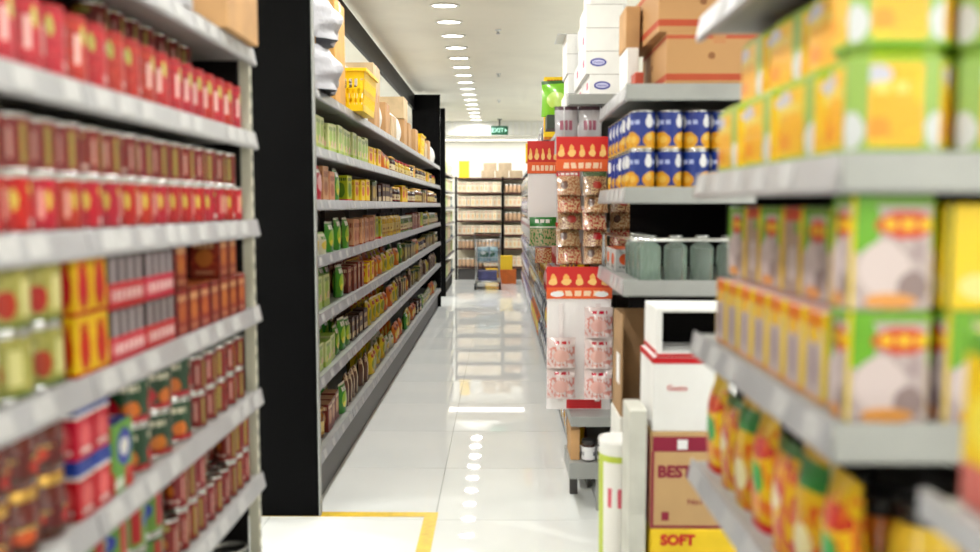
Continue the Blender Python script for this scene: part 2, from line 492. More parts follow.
# ------------------------------------------------------------------ product kinds
KINDS = {}; EPS = .0008
def kind(key, name, cat, root, parts=(), w=.08, d=.08, h=.1):
    KINDS[key] = dict(name=name, cat=cat, root=root, parts=parts, w=w, d=d, h=h)
def place(key, x, y, z, rz, label, group, rx=0.0, jitter=0.0, scale=None, parts=True):
    K = KINDS[key]
    label = numbered(label)
    o = ob(K['name'], K['root'], None, (x, y, z+EPS), rz + R.uniform(-jitter, jitter), rx, 0, scale)
    tag(o, label, K['cat'], group)
    if parts:
        for nm, me in K['parts']: ob(nm, me, o)
    return o

def k_can(key, r, h, mat, n=20, lid=None, name='food_can', cat='can'):
    lid = lid or M_tin
    root = MB().lathe([(r*.93, 0), (r, .002), (r, .005), (r*.975, .007), (r*.975, h-.007), (r, h-.005), (r, h-.001), (r*.95, h), (r*.94, h-.004), (0, h-.004)], n).mesh(name, lid)
    lab = MB().lathe([(r*.992, .0075), (r*.992, h-.0075)], n, cap0=False, cap1=False).mesh('paper_label', mat)
    kind(key, name, cat, root, (('paper_label', lab),), 2*r, 2*r, h)
def k_jar(key, r, h, body, lidmat, labmat=None, n=16, name='glass_jar', neck=.8, lidh=.018, cat='jar', lv=(.15, .62)):
    zt = h-lidh
    root = MB().lathe([(r*.9, 0), (r, .006), (r, zt*.78), (r*.97, zt*.86), (r*neck, zt*.96), (r*neck, zt)], n).mesh(name, body)
    ps = [('lid', MB().lathe([(r*neck*1.06, zt-.002), (r*neck*1.1, zt), (r*neck*1.1, h-.002), (r*neck*1.02, h)], n).mesh('lid', lidmat))]
    if labmat: ps.append(('paper_label', MB().lathe([(r*1.012, zt*lv[0]), (r*1.012, zt*lv[1])], n, cap0=False, cap1=False).mesh('paper_label', labmat)))
    kind(key, name, cat, root, tuple(ps), 2*r, 2*r, h)
def k_box(key, w, d, h, mat, name='food_box', r=.003, cat='box', parts=()):
    kind(key, name, cat, MB().rbox(-w/2, w/2, -d/2, d/2, 0, h, r=r, n=1).mesh(name, mat), parts, w, d, h)
def k_pouch(key, w, h, d, mat, name='food_pouch', crinkle=.004, seed=0, lean=0., cat='pouch', flare=True):
    kind(key, name, cat, MB().pouch(w, h, d, crinkle=crinkle, seed=seed, lean=lean, flare=flare).mesh(name, mat), (), w, d, h)

RED=(204,22,36); DRED=(140,16,28); WHT=(238,236,230); YEL=(244,206,40); GRN=(70,140,50); DGRN=(24,66,40); ORG=(232,120,36); CRM=(232,214,170); BRN=(104,58,38); BLU=(38,58,150); PNK=(226,150,150); LIM=(176,202,60); BLK=(30,26,26)
A = {}
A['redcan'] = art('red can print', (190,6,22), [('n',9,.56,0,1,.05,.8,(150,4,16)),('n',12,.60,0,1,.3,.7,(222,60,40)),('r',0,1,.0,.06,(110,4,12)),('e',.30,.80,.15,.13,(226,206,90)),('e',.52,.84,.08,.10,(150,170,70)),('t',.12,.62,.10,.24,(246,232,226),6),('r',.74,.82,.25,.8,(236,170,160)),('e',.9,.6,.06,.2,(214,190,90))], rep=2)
A['redcan2'] = art('dark red can print with glint', (132,10,18), [('n',13,.52,0,1,.05,.95,(84,14,16)),('n',15,.58,0,1,.1,.9,(176,40,30)),('e',.35,.86,.2,.1,(170,160,76)),('e',.35,.45,.12,.14,(206,120,60)),('t',.1,.6,.12,.2,(236,206,196),6),('r',.68,.74,.2,.8,(214,160,150)),('r',.86,.96,.1,.9,(160,140,70))], rep=2)  # the pale upright bar is a glint painted into the print
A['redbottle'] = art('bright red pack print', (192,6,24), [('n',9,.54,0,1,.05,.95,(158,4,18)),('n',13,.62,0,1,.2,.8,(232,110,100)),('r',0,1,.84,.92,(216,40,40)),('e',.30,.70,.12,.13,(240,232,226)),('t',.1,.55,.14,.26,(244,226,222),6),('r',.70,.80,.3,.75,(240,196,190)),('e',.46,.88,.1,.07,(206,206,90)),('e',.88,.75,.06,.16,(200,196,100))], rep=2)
A['yelgreencan'] = art('yellow green can print', (176,168,92), [('n',8,.55,0,1,0,1,(150,150,76)),('r',0,1,0,.1,(90,110,44)),('e',.3,.5,.2,.3,(150,160,60)),('e',.62,.4,.12,.24,(176,50,36)),('t',.1,.5,.66,.84,(240,236,190),7),('r',.8,.96,.2,.8,(220,214,150))], rep=2)
A['tomjar'] = art('tomato jar label', (96,30,26), [('e',.3,.45,.24,.3,(196,44,34)),('e',.66,.5,.16,.26,(224,92,60)),('t',.1,.9,.72,.86,(220,190,120),9),('r',0,1,0,.08,DGRN)], rep=2)
A['yelredpack'] = art('yellow red pack print', (240,190,40), [('e',.5,.45,.34,.34,RED),('t',.2,.8,.7,.88,(200,30,30),5),('r',0,1,0,.08,(200,40,30))])
A['traypack'] = art('shrink tray print', (206,70,84), [('r',0,1,.5,1,(74,66,70)),('r',.06,.18,.5,.96,(170,160,164)),('r',.3,.42,.5,.96,(160,150,154)),('r',.54,.66,.5,.96,(170,160,164)),('r',.78,.90,.5,.96,(166,156,160)),('t',.06,.94,.16,.36,(244,206,206),7),('r',0,1,.0,.08,(190,40,54))])
A['brownred'] = art('brown red carton print', (130,34,32), [('n',12,.55,0,1,.0,1,(176,70,50)),('r',.0,.07,0,1,(84,26,22)),('e',.5,.5,.28,.22,(190,110,60)),('t',.15,.85,.72,.86,(226,176,130),6),('t',.2,.8,.1,.2,(200,140,110),8)])
A['redblue'] = art('red blue pack print', (196,28,44), [('r',0,1,.74,1,(44,70,160)),('r',0,1,.68,.74,WHT),('e',.5,.38,.3,.2,(230,110,110)),('t',.2,.8,.1,.18,WHT,6)])
A['greenblue'] = art('green blue carton print', (108,160,70), [('e',.55,.62,.36,.26,(60,76,170)),('e',.55,.62,.22,.13,WHT),('r',.55,1,0,.32,(196,50,50)),('t',.05,.5,.06,.22,WHT,6)])
A['darkgreencan'] = art('dark green tomato can print', DGRN, [('e',.35,.35,.26,.24,(206,44,34)),('e',.78,.3,.14,.18,(220,130,60)),('t',.1,.9,.72,.86,(232,226,200),8),('r',0,1,.0,.14,(176,30,30)),('e',.3,.9,.1,.05,WHT)], rep=2)
A['greenwhitecan'] = art('green can with blue print', (96,138,60), [('e',.4,.52,.34,.26,(50,60,160)),('e',.42,.54,.2,.13,WHT),('r',.82,1,.1,.9,(170,40,36)),('r',0,1,.9,1,(60,96,40))], rep=2)
A['greendark'] = art('olive can print', (70,96,44), [('t',.1,.8,.4,.6,(210,214,150),6),('r',0,1,.85,1,(34,50,26))], rep=2)

k_can('redcan', .040, .108, A['redcan'])
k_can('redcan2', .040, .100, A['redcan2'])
k_can('redbottle', .039, .140, A['redbottle'], lid=M_redlid, name='sauce_can')
k_can('yelgreencan', .050, .116, A['yelgreencan'])
k_jar('tomjar', .042, .12, plain('tomato filled glass', (96, 28, 20), .12, coat=.6), M_goldlid, A['tomjar'], neck=.86)
k_box('yelredpack', .062, .05, .118, A['yelredpack'])
k_box('traypack', .17, .1, .112, A['traypack'], name='shrink_tray')
k_box('brownred', .074, .09, .120, A['brownred'])
k_box('redblue', .064, .06, .118, A['redblue'])
k_box('greenblue', .095, .06, .150, A['greenblue'])
k_can('darkgreencan', .048, .112, A['darkgreencan'])
k_can('greenwhitecan', .046, .116, A['greenwhitecan'])
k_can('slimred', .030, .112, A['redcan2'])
k_can('greendark', .052, .09, A['greendark'])

def fill(key, y0, y1, z, xf, sgn, label, group, high=1, deep=1, pitch=None, inset=.012, up_label=None, jitter=.05, skip=0.0, rnd=False, rev=False):
    """a row of one kind along y with its front at xf; sgn = facing"""
    K = KINDS[key]; p = pitch or K['w'] + (.012 if rnd else .004)
    n = max(1, int((y1-y0)/p + 1e-6)); p = (y1-y0)/n
    iscyl = K['cat'] in ('can', 'jar', 'bottle')
    for dd in range(deep):
        x = xf - sgn*(inset + K['d']/2 + dd*(K['d'] + .006))
        for hh in range(high):
            for i in (range(n-1, -1, -1) if rev else range(n)):
                if hh and R.random() < skip: continue
                rz = (PI/2 if sgn > 0 else -PI/2)
                if iscyl: rz += R.uniform(-.5, .5)
                else: rz += R.uniform(-jitter, jitter)*.4
                lb = label if not (hh and up_label) else up_label
                q = R.uniform(.84, 1.0) if (rnd and not hh and not iscyl) else 1.0
                if rnd and R.random() < .05: continue
                place(key, x - sgn*(R.uniform(0, .02) if rnd else 0), y0 + (i+.5)*p, z + hh*(K['h'] + .0006), rz, lb, group, scale=(1, 1, q) if q != 1.0 else None)

# ------------------------------------------------------------------ near rack of canned food
NX = -.79; NB = [.45, 1.6, 2.745]
NL = [1.985, 1.722, 1.445, 1.168, .893, .612, .33]
cr = rack('canned_food_rack', 'grey shelf rack full of red canned food facing the black end panel', NX, 1, NB, NL, .42, 2.05,
     M_shelfwhite, M_railwhite, M_backdark, M_blackmetal, rail_h=.046, tickets=.105, kick_mat=M_kick)
# slotted front post at the far end of the rack
pm = MB().box(-.045, -.012, 2.749-.45, 2.772-.45, 0, 2.0)
ob('slotted_post', pm.mesh('slotted_post', plain('post enamel', (206, 204, 186), .4)), cr)
ob('end_panel', MB().box(-.44, -.05, 2.749-.45, 2.757-.45, 0, 2.0).mesh('end_panel', M_backdark), cr)
slot_me = MB().box(-.004, .004, -.001, .0015, -.012, .012).mesh('post_slot', M_blackmetal)
slot_me2 = MB().box(-.0015, .001, -.004, .004, -.012, .012).mesh('post_slot', M_blackmetal)
for k in range(38):
    ob('post_slot', slot_me2, cr, (-.0125, 2.760-.45, .1 + k*.05))
NN = ['top', 'second highest', 'third highest', 'middle', 'third lowest', 'second lowest', 'lowest']
def nrow(key, what, y0, y1, lev, high=1, deep=1, **kw):
    g = '%s on the %s shelf of the can rack' % (what, NN[lev]); z = NL[lev]; K = KINDS[key]
    ins = kw.pop('inset', .012)
    for dd in range(deep):
        bk = ', back row' if (dd or kw.get('back')) else ''
        kw2 = {k_: v_ for k_, v_ in kw.items() if k_ != 'back'}
        tpl = '%ORD ' + what + ' from the post' + bk + '%s, ' + NN[lev] + ' shelf, can rack'
        fill(key, y0, y1, z, NX, 1, tpl.replace('%s', ', below' if high > 1 else ''), g, high, 1, up_label=tpl.replace('%s', ', above'), inset=ins + dd*(K['d']+.006), rev=True, **kw2)
nrow('redbottle', 'tall bright red can', .80, 2.69, 1)
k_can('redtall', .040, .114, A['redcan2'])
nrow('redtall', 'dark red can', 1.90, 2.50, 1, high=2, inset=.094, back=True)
nrow('redcan', 'white lettered red can', .80, 2.68, 2, inset=.012)
# upper row on the third highest shelf is of darker cans
def upper(key, what, y0, y1, lev, dz, inset=.012):
    K = KINDS[key]; n = int((y1-y0)/(K['w']+.004)); p = (y1-y0)/n
    for i in range(n-1, -1, -1):
        place(key, NX-inset-K['d']/2, y0+(i+.5)*p, NL[lev]+dz, PI/2+R.uniform(-.5,.5), '%ORD ' + what + ' from the post, ' + NN[lev] + ' shelf, can rack', what + ' on the can rack')
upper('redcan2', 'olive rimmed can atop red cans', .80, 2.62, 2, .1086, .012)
nrow('yelgreencan', 'large yellow green can', .74, 1.58, 3, high=2)
nrow('yelredpack', 'yellow red-disc carton', 1.585, 1.72, 3, high=2)
nrow('traypack', 'red based shrink tray', 1.725, 2.08, 3, high=2, pitch=.176)
nrow('brownred', 'brown red carton', 2.085, 2.66, 3, high=2, skip=.45)
nrow('tomjar', 'gold lidded tomato jar', .84, 1.56, 4, high=2, deep=2)
nrow('redblue', 'blue topped red carton', 1.57, 1.71, 4, high=2)
nrow('greenblue', 'green blue-oval carton', 1.715, 1.815, 4)
nrow('darkgreencan', 'dark green tomato can', 1.83, 2.22, 4, high=2, deep=1)
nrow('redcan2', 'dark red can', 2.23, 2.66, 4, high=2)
nrow('greenwhitecan', 'green blue-print can', .94, 2.00, 5, high=2)
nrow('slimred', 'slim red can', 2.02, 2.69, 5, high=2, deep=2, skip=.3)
nrow('greendark', 'olive green can', 1.4, 2.66, 6, deep=2)

# on top: a cardboard carton and white film packs
def carton(w, d, h, mat, flap=None, tape=True, name='cardboard_carton'):
    b = MB().rbox(-w/2, w/2, -d/2, d/2, 0, h, r=.004, n=1).mesh(name, mat)
    ps = []
    if tape:
        ps.append(('packing_tape', MB().box(-.024, .024, -d/2-.0008, d/2+.0008, h-.06, h+.0008).mesh('packing_tape', M_cardtape)))
    return b, ps
def put(name, me, parts, x, y, z, rz, label, cat, group=None):
    o = tag(ob(name, me, None, (x, y, z+EPS), rz), label, cat, group)
    for nm, m in parts: ob(nm, m, o)
    return o
b, ps = carton(.30, .28, .26, M_card)
put('cardboard_carton', b, ps, -.90, 2.565, NL[0]+.0095, PI/2, 'brown cardboard carton on the top of the canned food rack', 'carton')
film = MB().pouch(.40, .22, .24, 8, 8, crinkle=.02, seed=3).mesh('film_pack', M_plasticfilm)
for i, (yy, lb) in enumerate(((2.16, 'white film wrapped pack on top of the canned food rack next to the carton'), (1.72, 'white film wrapped pack alone on top of the canned food rack'))):
    tag(ob('film_pack', film, None, (-.885, yy, NL[0]+.0105), PI/2 + .05*i), lb, 'pack')

# ------------------------------------------------------------------ long rack with black end panels
LX = -.885; LY0, LY1 = 4.03, 12.5
LBs = [LY0 + (LY1-LY0)*i/9 for i in range(10)]
LL = [2.05, 1.772, 1.518, 1.242, .96, .645, .275]
lr = rack('long_grocery_rack', 'long grey shelf rack with black end panels along the aisle', LX, 1, LBs, LL, .36, 2.30,
     M_shelfgrey, M_raildark, M_backgrey, M_shelfgrey, rail_h=.045, tickets=.21, kick_mat=M_kick)
def endpanel(parent, x0, x1, y0, y1, z1, mat=M_black):
    return ob('end_panel', MB().rbox(x0, x1, y0, y1, 0, z1, r=.003, n=1).mesh('end_panel', mat), parent, (0,0,0))
# children are in rack space (origin at LX, LY0)
endpanel(lr, -.50, .012, -.045, -.006, 3.10)
ob('edge_trim', MB().box(.0125, .020, -.045, -.006, 0.0, 3.10).mesh('edge_trim', M_shelfgrey), lr)
endpanel(lr, -.40, .012, LY1-LY0+.016, LY1-LY0+.05, 3.10)
ob('header_beam', MB().box(-.385, -.355, -.005, LY1-LY0+.015, 2.88, 3.10).mesh('header_beam', M_black), lr)

# far short rack beyond it
FY = [13.95, 14.85, 15.75, 16.6]
fr = rack('short_black_rack', 'short black shelf rack with cream goods beside the back rack', -.90, 1, FY, [2.03,1.74,1.46,1.18,.90,.62,.26], .30, 2.2,
     M_blackmetal, M_raildark, M_backgrey, M_blackmetal, rail_h=.03, kick_mat=M_blackmetal)
endpanel(fr, -.36, .012, -.05, -.014, 3.06)

# ---- long rack goods
INK = .86
A['palecarton'] = art('pale green carton print', (206,214,150), [('r',0,1,0,.22,(170,196,90)),('e',.5,.55,.3,.26,(150,186,70)),('t',.15,.85,.78,.9,(90,130,60),6),('e',.72,.35,.14,.12,(230,190,170)),('e',.25,.3,.12,.14,(224,220,90))])
A['greenpouch'] = art('green pouch print', (62,140,46), [('e',.5,.45,.36,.28,(168,206,70)),('t',.18,.82,.74,.88,WHT,5),('r',0,1,.94,1,(220,220,200)),('e',.35,.3,.14,.1,(236,226,90))], coat=.4)
A['whitebag'] = art('pale pouch print', (216,214,190), [('e',.5,.4,.34,.2,(226,206,90)),('t',.2,.8,.66,.8,(90,140,60),5),('r',0,1,.92,1,(120,170,70))], coat=.4)
A['yelpack'] = art('yellow carton print', (246,206,30), [('e',.5,.5,.3,.22,(220,90,40)),('t',.12,.88,.76,.9,(190,30,30),6),('r',0,1,0,.1,(200,120,30))])
A['redbag'] = art('red pouch print', (190,36,48), [('e',.5,.5,.3,.24,(236,180,180)),('t',.15,.85,.78,.88,WHT,5)], coat=.4)
A['pinkbox'] = art('pink brown carton print', (206,150,112), [('t',.1,.9,.68,.84,(140,60,40),6),('e',.5,.38,.32,.2,(170,96,66)),('r',0,1,0,.07,(150,70,50))])
A['yelgreenbox'] = art('yellow green carton print', (200,206,50), [('e',.5,.45,.3,.28,(110,150,40)),('t',.1,.9,.78,.9,(60,96,30),6),('r',0,1,0,.12,(226,60,50))])
A['brownjar'] = art('jar label', (226,210,170), [('r',0,1,0,.16,(130,40,30)),('t',.15,.85,.45,.65,(110,50,30),6)], rep=2)
A['darkpack'] = art('dark brown pack print', (70,44,36), [('r',.1,.9,.1,.34,(224,204,160)),('t',.15,.85,.62,.8,(226,200,140),6)])
A['stripepack'] = art('brown cream pack print', (96,60,44), [('r',.38,.62,0,1,(228,206,160)),('t',.1,.9,.8,.92,(230,210,170),5)], coat=.3)
A['yelbag'] = art('yellow pouch print', (226,202,40), [('e',.5,.42,.34,.26,(150,160,40)),('t',.2,.8,.72,.86,(180,40,30),5),('r',0,1,.94,1,(230,220,160))], coat=.4)
A['orangebag'] = art('orange pouch print', (226,120,40), [('e',.5,.45,.34,.24,(240,206,80)),('t',.2,.8,.74,.86,(120,30,20),5)], coat=.4)
A['brownbox'] = art('reddish carton print', (120,50,40), [('e',.5,.5,.32,.26,(196,150,110)),('t',.12,.88,.78,.9,(236,210,170),6)])
A['creamjar'] = art('cream jar label', (222,200,130), [('r',0,1,.0,.2,(180,140,60)),('t',.2,.8,.4,.6,(130,90,40),6)], rep=2)
A['multi'] = art('mixed carton print', (140,120,80), [('e',.5,.5,.34,.3,(220,190,90)),('r',0,1,.82,1,(70,90,50))], vary=.35)

k_box('palecarton', .135, .09, .185, A['palecarton'], name='pale_carton')
k_box('palelow', .135, .10, .150, A['palecarton'], name='pale_carton')
k_pouch('greenpouch', .15, .195, .06, A['greenpouch'], seed=1)
k_pouch('whitebag', .15, .135, .07, A['whitebag'], seed=2)
k_pouch('yelbag', .17, .18, .08, A['yelbag'], seed=4)
k_pouch('redbag', .16, .20, .07, A['redbag'], seed=5)
k_pouch('orangebag', .17, .17, .08, A['orangebag'], seed=6)
k_pouch('stripepack', .105, .20, .05, A['stripepack'], seed=7)
k_box('yelpack', .16, .08, .165, A['yelpack'], name='yellow_carton')
k_box('pinkbox', .13, .08, .190, A['pinkbox'], name='pink_carton')
k_box('yelgreenbox', .14, .08, .175, A['yelgreenbox'], name='green_carton')
k_box('darkpack', .12, .08, .150, A['darkpack'], name='dark_carton')
k_box('brownbox', .11, .08, .180, A['brownbox'], name='brown_carton')
k_box('multi', .125, .08, .165, A['multi'], name='mixed_carton')
M_amber = plain('amber filled glass', (120, 74, 30), .12, coat=.6)
M_darkfill = plain('dark filled glass', (58, 34, 26), .12, coat=.6)
M_yelfill = plain('yellow filled glass', (206, 170, 50), .15, coat=.5)
M_greenfill = plain('green filled glass', (96, 120, 50), .15, coat=.5)
k_jar('brownjar', .042, .140, M_darkfill, M_goldlid, A['brownjar'], n=12)
k_jar('yeljar', .044, .130, M_yelfill, M_redlid, A['creamjar'], n=12)
k_jar('whitejar', .046, .150, M_greenfill, M_whitelid, A['brownjar'], n=12)
k_jar('creamjar', .046, .165, M_amber, M_goldlid, A['creamjar'], n=12)
k_jar('yelbottle', .036, .190, M_yelfill, M_blacklid, A['creamjar'], n=12, name='oil_bottle', neck=.5, cat='bottle')

LN = ['top', 'second highest', 'third highest', 'middle', 'third lowest', 'second lowest', 'lowest']
def lrow(lev, key, what, y0, y1, high=1, **kw):
    s = ' from the black panel, %s shelf, long rack' % LN[lev]
    fill(key, y0, y1, LL[lev], LX, 1, '%ORD ' + what + s, '%s on the %s shelf of the long rack' % (what, LN[lev]), high, 1, rnd=True, **kw)
WHAT = dict(palecarton='pale green carton', palelow='low pale green carton', greenpouch='bright green pouch', whitebag='pale food pouch', yelbag='yellow green pouch',
  redbag='red food pouch', orangebag='orange food pouch', stripepack='brown striped pouch', yelpack='red printed yellow carton', pinkbox='pinkish brown carton',
  yelgreenbox='yellow green carton', darkpack='dark brown carton', brownbox='reddish brown carton', multi='mottled carton', brownjar='gold lidded dark jar',
  yeljar='red lidded yellow jar', whitejar='white lidded green jar', creamjar='amber jar', yelbottle='yellow oil bottle')
PLAN = {
 1: [('palecarton',4.06,5.95),('yelpack',6.0,6.66),('orangebag',6.68,7.2),('yeljar',7.22,8.7),('yelpack',8.72,9.5),('brownjar',9.55,11.0),('yeljar',11.0,12.2),('creamjar',12.2,12.45)],
 2: [('redbag',4.06,4.42),('pinkbox',4.42,4.72),('greenpouch',4.74,5.06),('yelgreenbox',5.06,5.36),('yelpack',5.4,5.95),('palecarton',6.0,6.42),('darkpack',6.45,7.35),('brownjar',7.4,9.2),('creamjar',9.2,10.6),('brownbox',10.6,11.9),('brownjar',11.9,12.45)],
 3: [('whitebag',4.06,4.56),('greenpouch',4.58,5.22),('pinkbox',5.24,6.3),('yelgreenbox',6.32,6.7),('yelbottle',6.72,7.9),('whitejar',7.92,8.9),('brownbox',8.9,9.8),('brownjar',9.82,10.8),('whitejar',10.8,12.0),('brownjar',12.0,12.45)],
 4: [('palecarton',4.06,4.62),('greenpouch',4.64,5.12),('brownbox',5.14,5.72),('yelpack',5.74,6.24),('orangebag',6.26,6.8),('yelbag',6.82,7.5),('greenpouch',7.52,8.1),('multi',8.12,9.6),('brownjar',9.62,10.6),('multi',10.62,12.0),('whitejar',12.0,12.45)],
 5: [('palelow',4.06,4.74),('greenpouch',4.76,5.26),('darkpack',5.28,5.9),('yelbag',5.92,6.8),('orangebag',6.82,7.3),('yelbag',7.32,8.0),('multi',8.02,9.4),('stripepack',9.42,10.6),('brownbox',10.62,12.0),('multi',12.0,12.45)],
 6: [('creamjar',4.06,4.46),('brownbox',4.48,4.86),('greenpouch',4.88,5.04),('stripepack',5.06,6.02),('yelbag',6.04,7.4),('orangebag',7.42,8.2),('yelbag',8.22,8.9),('darkpack',8.92,10.2),('multi',10.22,11.4),('whitebag',11.42,12.45)],
}
POOL = {1: ['yeljar', 'brownjar', 'yelpack', 'yelbottle'], 2: ['brownjar', 'creamjar', 'yelpack', 'multi'], 3: ['whitejar', 'brownjar', 'yelbottle', 'yelgreenbox'],
        4: ['yelbag', 'multi', 'orangebag', 'greenpouch'], 5: ['yelbag', 'orangebag', 'multi', 'stripepack'], 6: ['yelbag', 'whitebag', 'orangebag', 'greenpouch']}
for lev, segs in PLAN.items():
    runs = []
    for key, y0, y1 in segs:
        if y0 < 6.0: runs.append((key, y0, y1)); continue
        y = y0
        while y < y1 - .2:
            e = min(y1, y + R.uniform(.3, .6))
            if y1 - e < .2: e = y1
            runs.append((key if R.random() < .6 else R.choice(POOL[lev]), y, e)); y = e
    for key, y0, y1 in runs:
        w = WHAT[key]; K = KINDS[key]
        ins = .016 if lev not in (5, 6) else .022
        lrow(lev, key, w, y0, y1, inset=ins + R.uniform(0, .012), jitter=.2 if y0 > 4.5 else .08)
        # second row behind on the low shelves, where the camera looks down on them
        if lev >= 4 and y1 < 8.3 and K['h'] < .2:
            s = ' from the black panel, back row, %s shelf, long rack' % LN[lev]
            fill(key, y0, y1, LL[lev], LX, 1, '%ORD ' + w + s, w + ' behind others on the long rack', 1, 1, inset=ins + K['d'] + .055)

# ---- on the top shelf of the long rack
TZ = LL[0]
big = MB().pouch(.52, .235, .30, 14, 12, crinkle=.06, seed=11).mesh('film_pack', M_plasticfilm)
for i, (yy, zz, lb) in enumerate(((4.29, 0, 'crumpled white plastic bale at the bottom of the stack on the long rack'), (4.31, .225, 'crumpled white plastic bale on top of another on the long rack'))):
    tag(ob('plastic_bale', big, None, (LX-.075, yy, TZ+zz*1.09+.0105), PI/2 + .06*i), lb, 'plastic bale')
b, ps = carton(.30, .28, .58, plain('orange brown card', (214, 160, 84), .7, vary=.08))
put('tall_carton', b, ps, LX-.155, 4.86, TZ, PI/2, 'tall orange brown carton behind the white plastic bales', 'carton')
# yellow baskets
def basket(name, w, d, h):
    t = MB(); 
    fl = 1.12
    def P(x, y, z):
        s = 1 + (fl-1)*z/h
        return (x*s, y*s, z)
    walls = []
    # floor
    t.box(-w/2, w/2, -d/2, d/2, 0, .006)
    th = .004
    def wall(fn, L, n):
        # slatted wall: top band, bottom band and vertical slots
        def slab(a0, a1, z0, z1):
            q = [fn(a0, z0, 0), fn(a1, z0, 0), fn(a1, z1, 0), fn(a0, z1, 0)]
            r_ = [fn(a0, z0, th), fn(a1, z0, th), fn(a1, z1, th), fn(a0, z1, th)]
            t.quad(q); t.quad(r_[::-1])
            for i in range(4):
                j = (i+1) % 4; t.quad([q[j], q[i], r_[i], r_[j]])
        slab(-L/2, L/2, 0, h*.16); slab(-L/2, L/2, h*.44, h*.56); slab(-L/2, L/2, h*.80, h)
        for k in range(n+1):
            c = -L/2 + L*k/n; hw = L/n*.22
            slab(max(-L/2, c-hw), min(L/2, c+hw), h*.16, h*.80)
    wall(lambda a, z, o: P(a, -d/2+o, z), w, 12)
    wall(lambda a, z, o: P(-a, d/2-o, z), w, 12)
    wall(lambda a, z, o: P(w/2-o, a, z), d, 9)
    wall(lambda a, z, o: P(-w/2+o, -a, z), d, 9)
    body = t.mesh(name, M_yellowplastic)
    s = fl
    rim = MB()
    for x0, x1, y0, y1 in ((-w/2*s-.012, w/2*s+.012, -d/2*s-.012, -d/2*s+.004), (-w/2*s-.012, w/2*s+.012, d/2*s-.004, d/2*s+.012), (-w/2*s-.012, -w/2*s+.004, -d/2*s, d/2*s), (w/2*s-.004, w/2*s+.012, -d/2*s, d/2*s)):
        rim.box(x0, x1, y0, y1, h-.004, h+.014)
    rm = rim.mesh('rim', M_yellowplastic)
    hd = MB().tube([(-w/2*s*.98, 0, h), (-w*.3, .02, h+.012), (-w*.3, .10, h+.014)], .005).mesh('handle', M_blackmetal)
    return body, (('rim', rm),)
bm, bps = basket('shopping_basket', .44, .27, .235)
put('shopping_basket', bm, bps, LX-.07, 5.36, TZ+.010, PI/2, 'yellow plastic shopping basket on top of the long rack beside the tall carton', 'basket')
put('shopping_basket', bm, bps, LX-.155, 9.9, TZ, PI/2, 'yellow plastic shopping basket on top of the long rack far beyond the stacked cartons', 'basket')
wp = MB().pouch(.16, .10, .10, crinkle=.01, seed=20).mesh('paper_bag', M_plasticfilm)
for i, yy in enumerate((5.27, 5.47)):
    tag(ob('paper_bag', wp, None, (LX-.07, yy, TZ+.20), PI/2+.4*i), ['white plastic bag in the yellow basket on the side next to the tall carton', 'white plastic bag in the yellow basket on the side next to the white tub'][i], 'bag', 'bags in the yellow basket')
k_box('whitebottlebox', .11, .12, .24, plain('white tub', (226, 226, 220), .4), name='white_tub', cat='tub')
k_box('tancarton', .26, .28, .26, M_card, name='cardboard_carton', cat='carton', parts=(('packing_tape', MB().box(-.024, .024, -.141, .141, .2, .261).mesh('packing_tape', M_cardtape)),))
k_box('tancarton2', .34, .28, .20, plain('pale card', (206, 180, 140), .75, vary=.1, nscale=6), name='cardboard_carton', cat='carton', parts=(('packing_tape', MB().box(-.024, .024, -.141, .141, .15, .201).mesh('packing_tape', M_cardtape)),))
k_pouch('whitesack', .22, .26, .14, plain('white sack', (226, 224, 216), .5, bump=.3), name='white_sack', crinkle=.012, seed=9, cat='sack')
TL = [('whitebottlebox', 5.80, 0, 'tall white tub on the long rack next to the yellow basket'),
 ('whitesack', 6.0, 0, 'white sack on the long rack next to the white tub'),
 ('tancarton', 6.32, 0, 'brown carton carrying another carton on top of the long rack'),
 ('tancarton2', 6.32, .262, 'brown carton stacked on another carton on the long rack'),
 ('whitesack', 6.62, 0, 'white sack between the cartons on the long rack'),
 ('tancarton', 6.92, 0, 'brown carton between the white sack and the low carton on the long rack'),
 ('tancarton2', 7.32, 0, 'low brown carton before the pale sacks on the long rack'),
 ('whitesack', 7.66, 0, 'first pale sack after the low brown carton on the long rack'),
 ('whitesack', 7.9, 0, 'second pale sack after the low brown carton on the long rack'),
 ('tancarton', 8.22, 0, 'lower brown carton of the second stack on the long rack'),
 ('tancarton2', 8.24, .262, 'upper brown carton of the second stack on the long rack'),
 ('tancarton', 8.62, 0, 'brown carton after the second stack on the long rack'),
 ('whitebottlebox', 8.95, 0, 'white tub after the second carton stack on the long rack'),
 ('tancarton', 9.32, 0, 'brown carton just before the far yellow basket'),
 ('tancarton2', 10.5, 0, 'brown carton just after the far yellow basket'),
 ('tancarton', 10.95, 0, 'brown carton beside the last white sacks on the long rack'),
 ('whitesack', 11.3, 0, 'first white sack before the far end panel of the long rack'),
 ('whitesack', 11.6, 0, 'second white sack before the far end panel of the long rack'),
 ('whitesack', 11.95, 0, 'last white sack beside the far end panel of the long rack')]
for key, yy, dz, lb in TL:
    place(key, LX-(.10 if key == 'whitesack' else .16), yy, TZ+dz+(.0095 if key == 'whitesack' else 0), PI/2, lb, None)

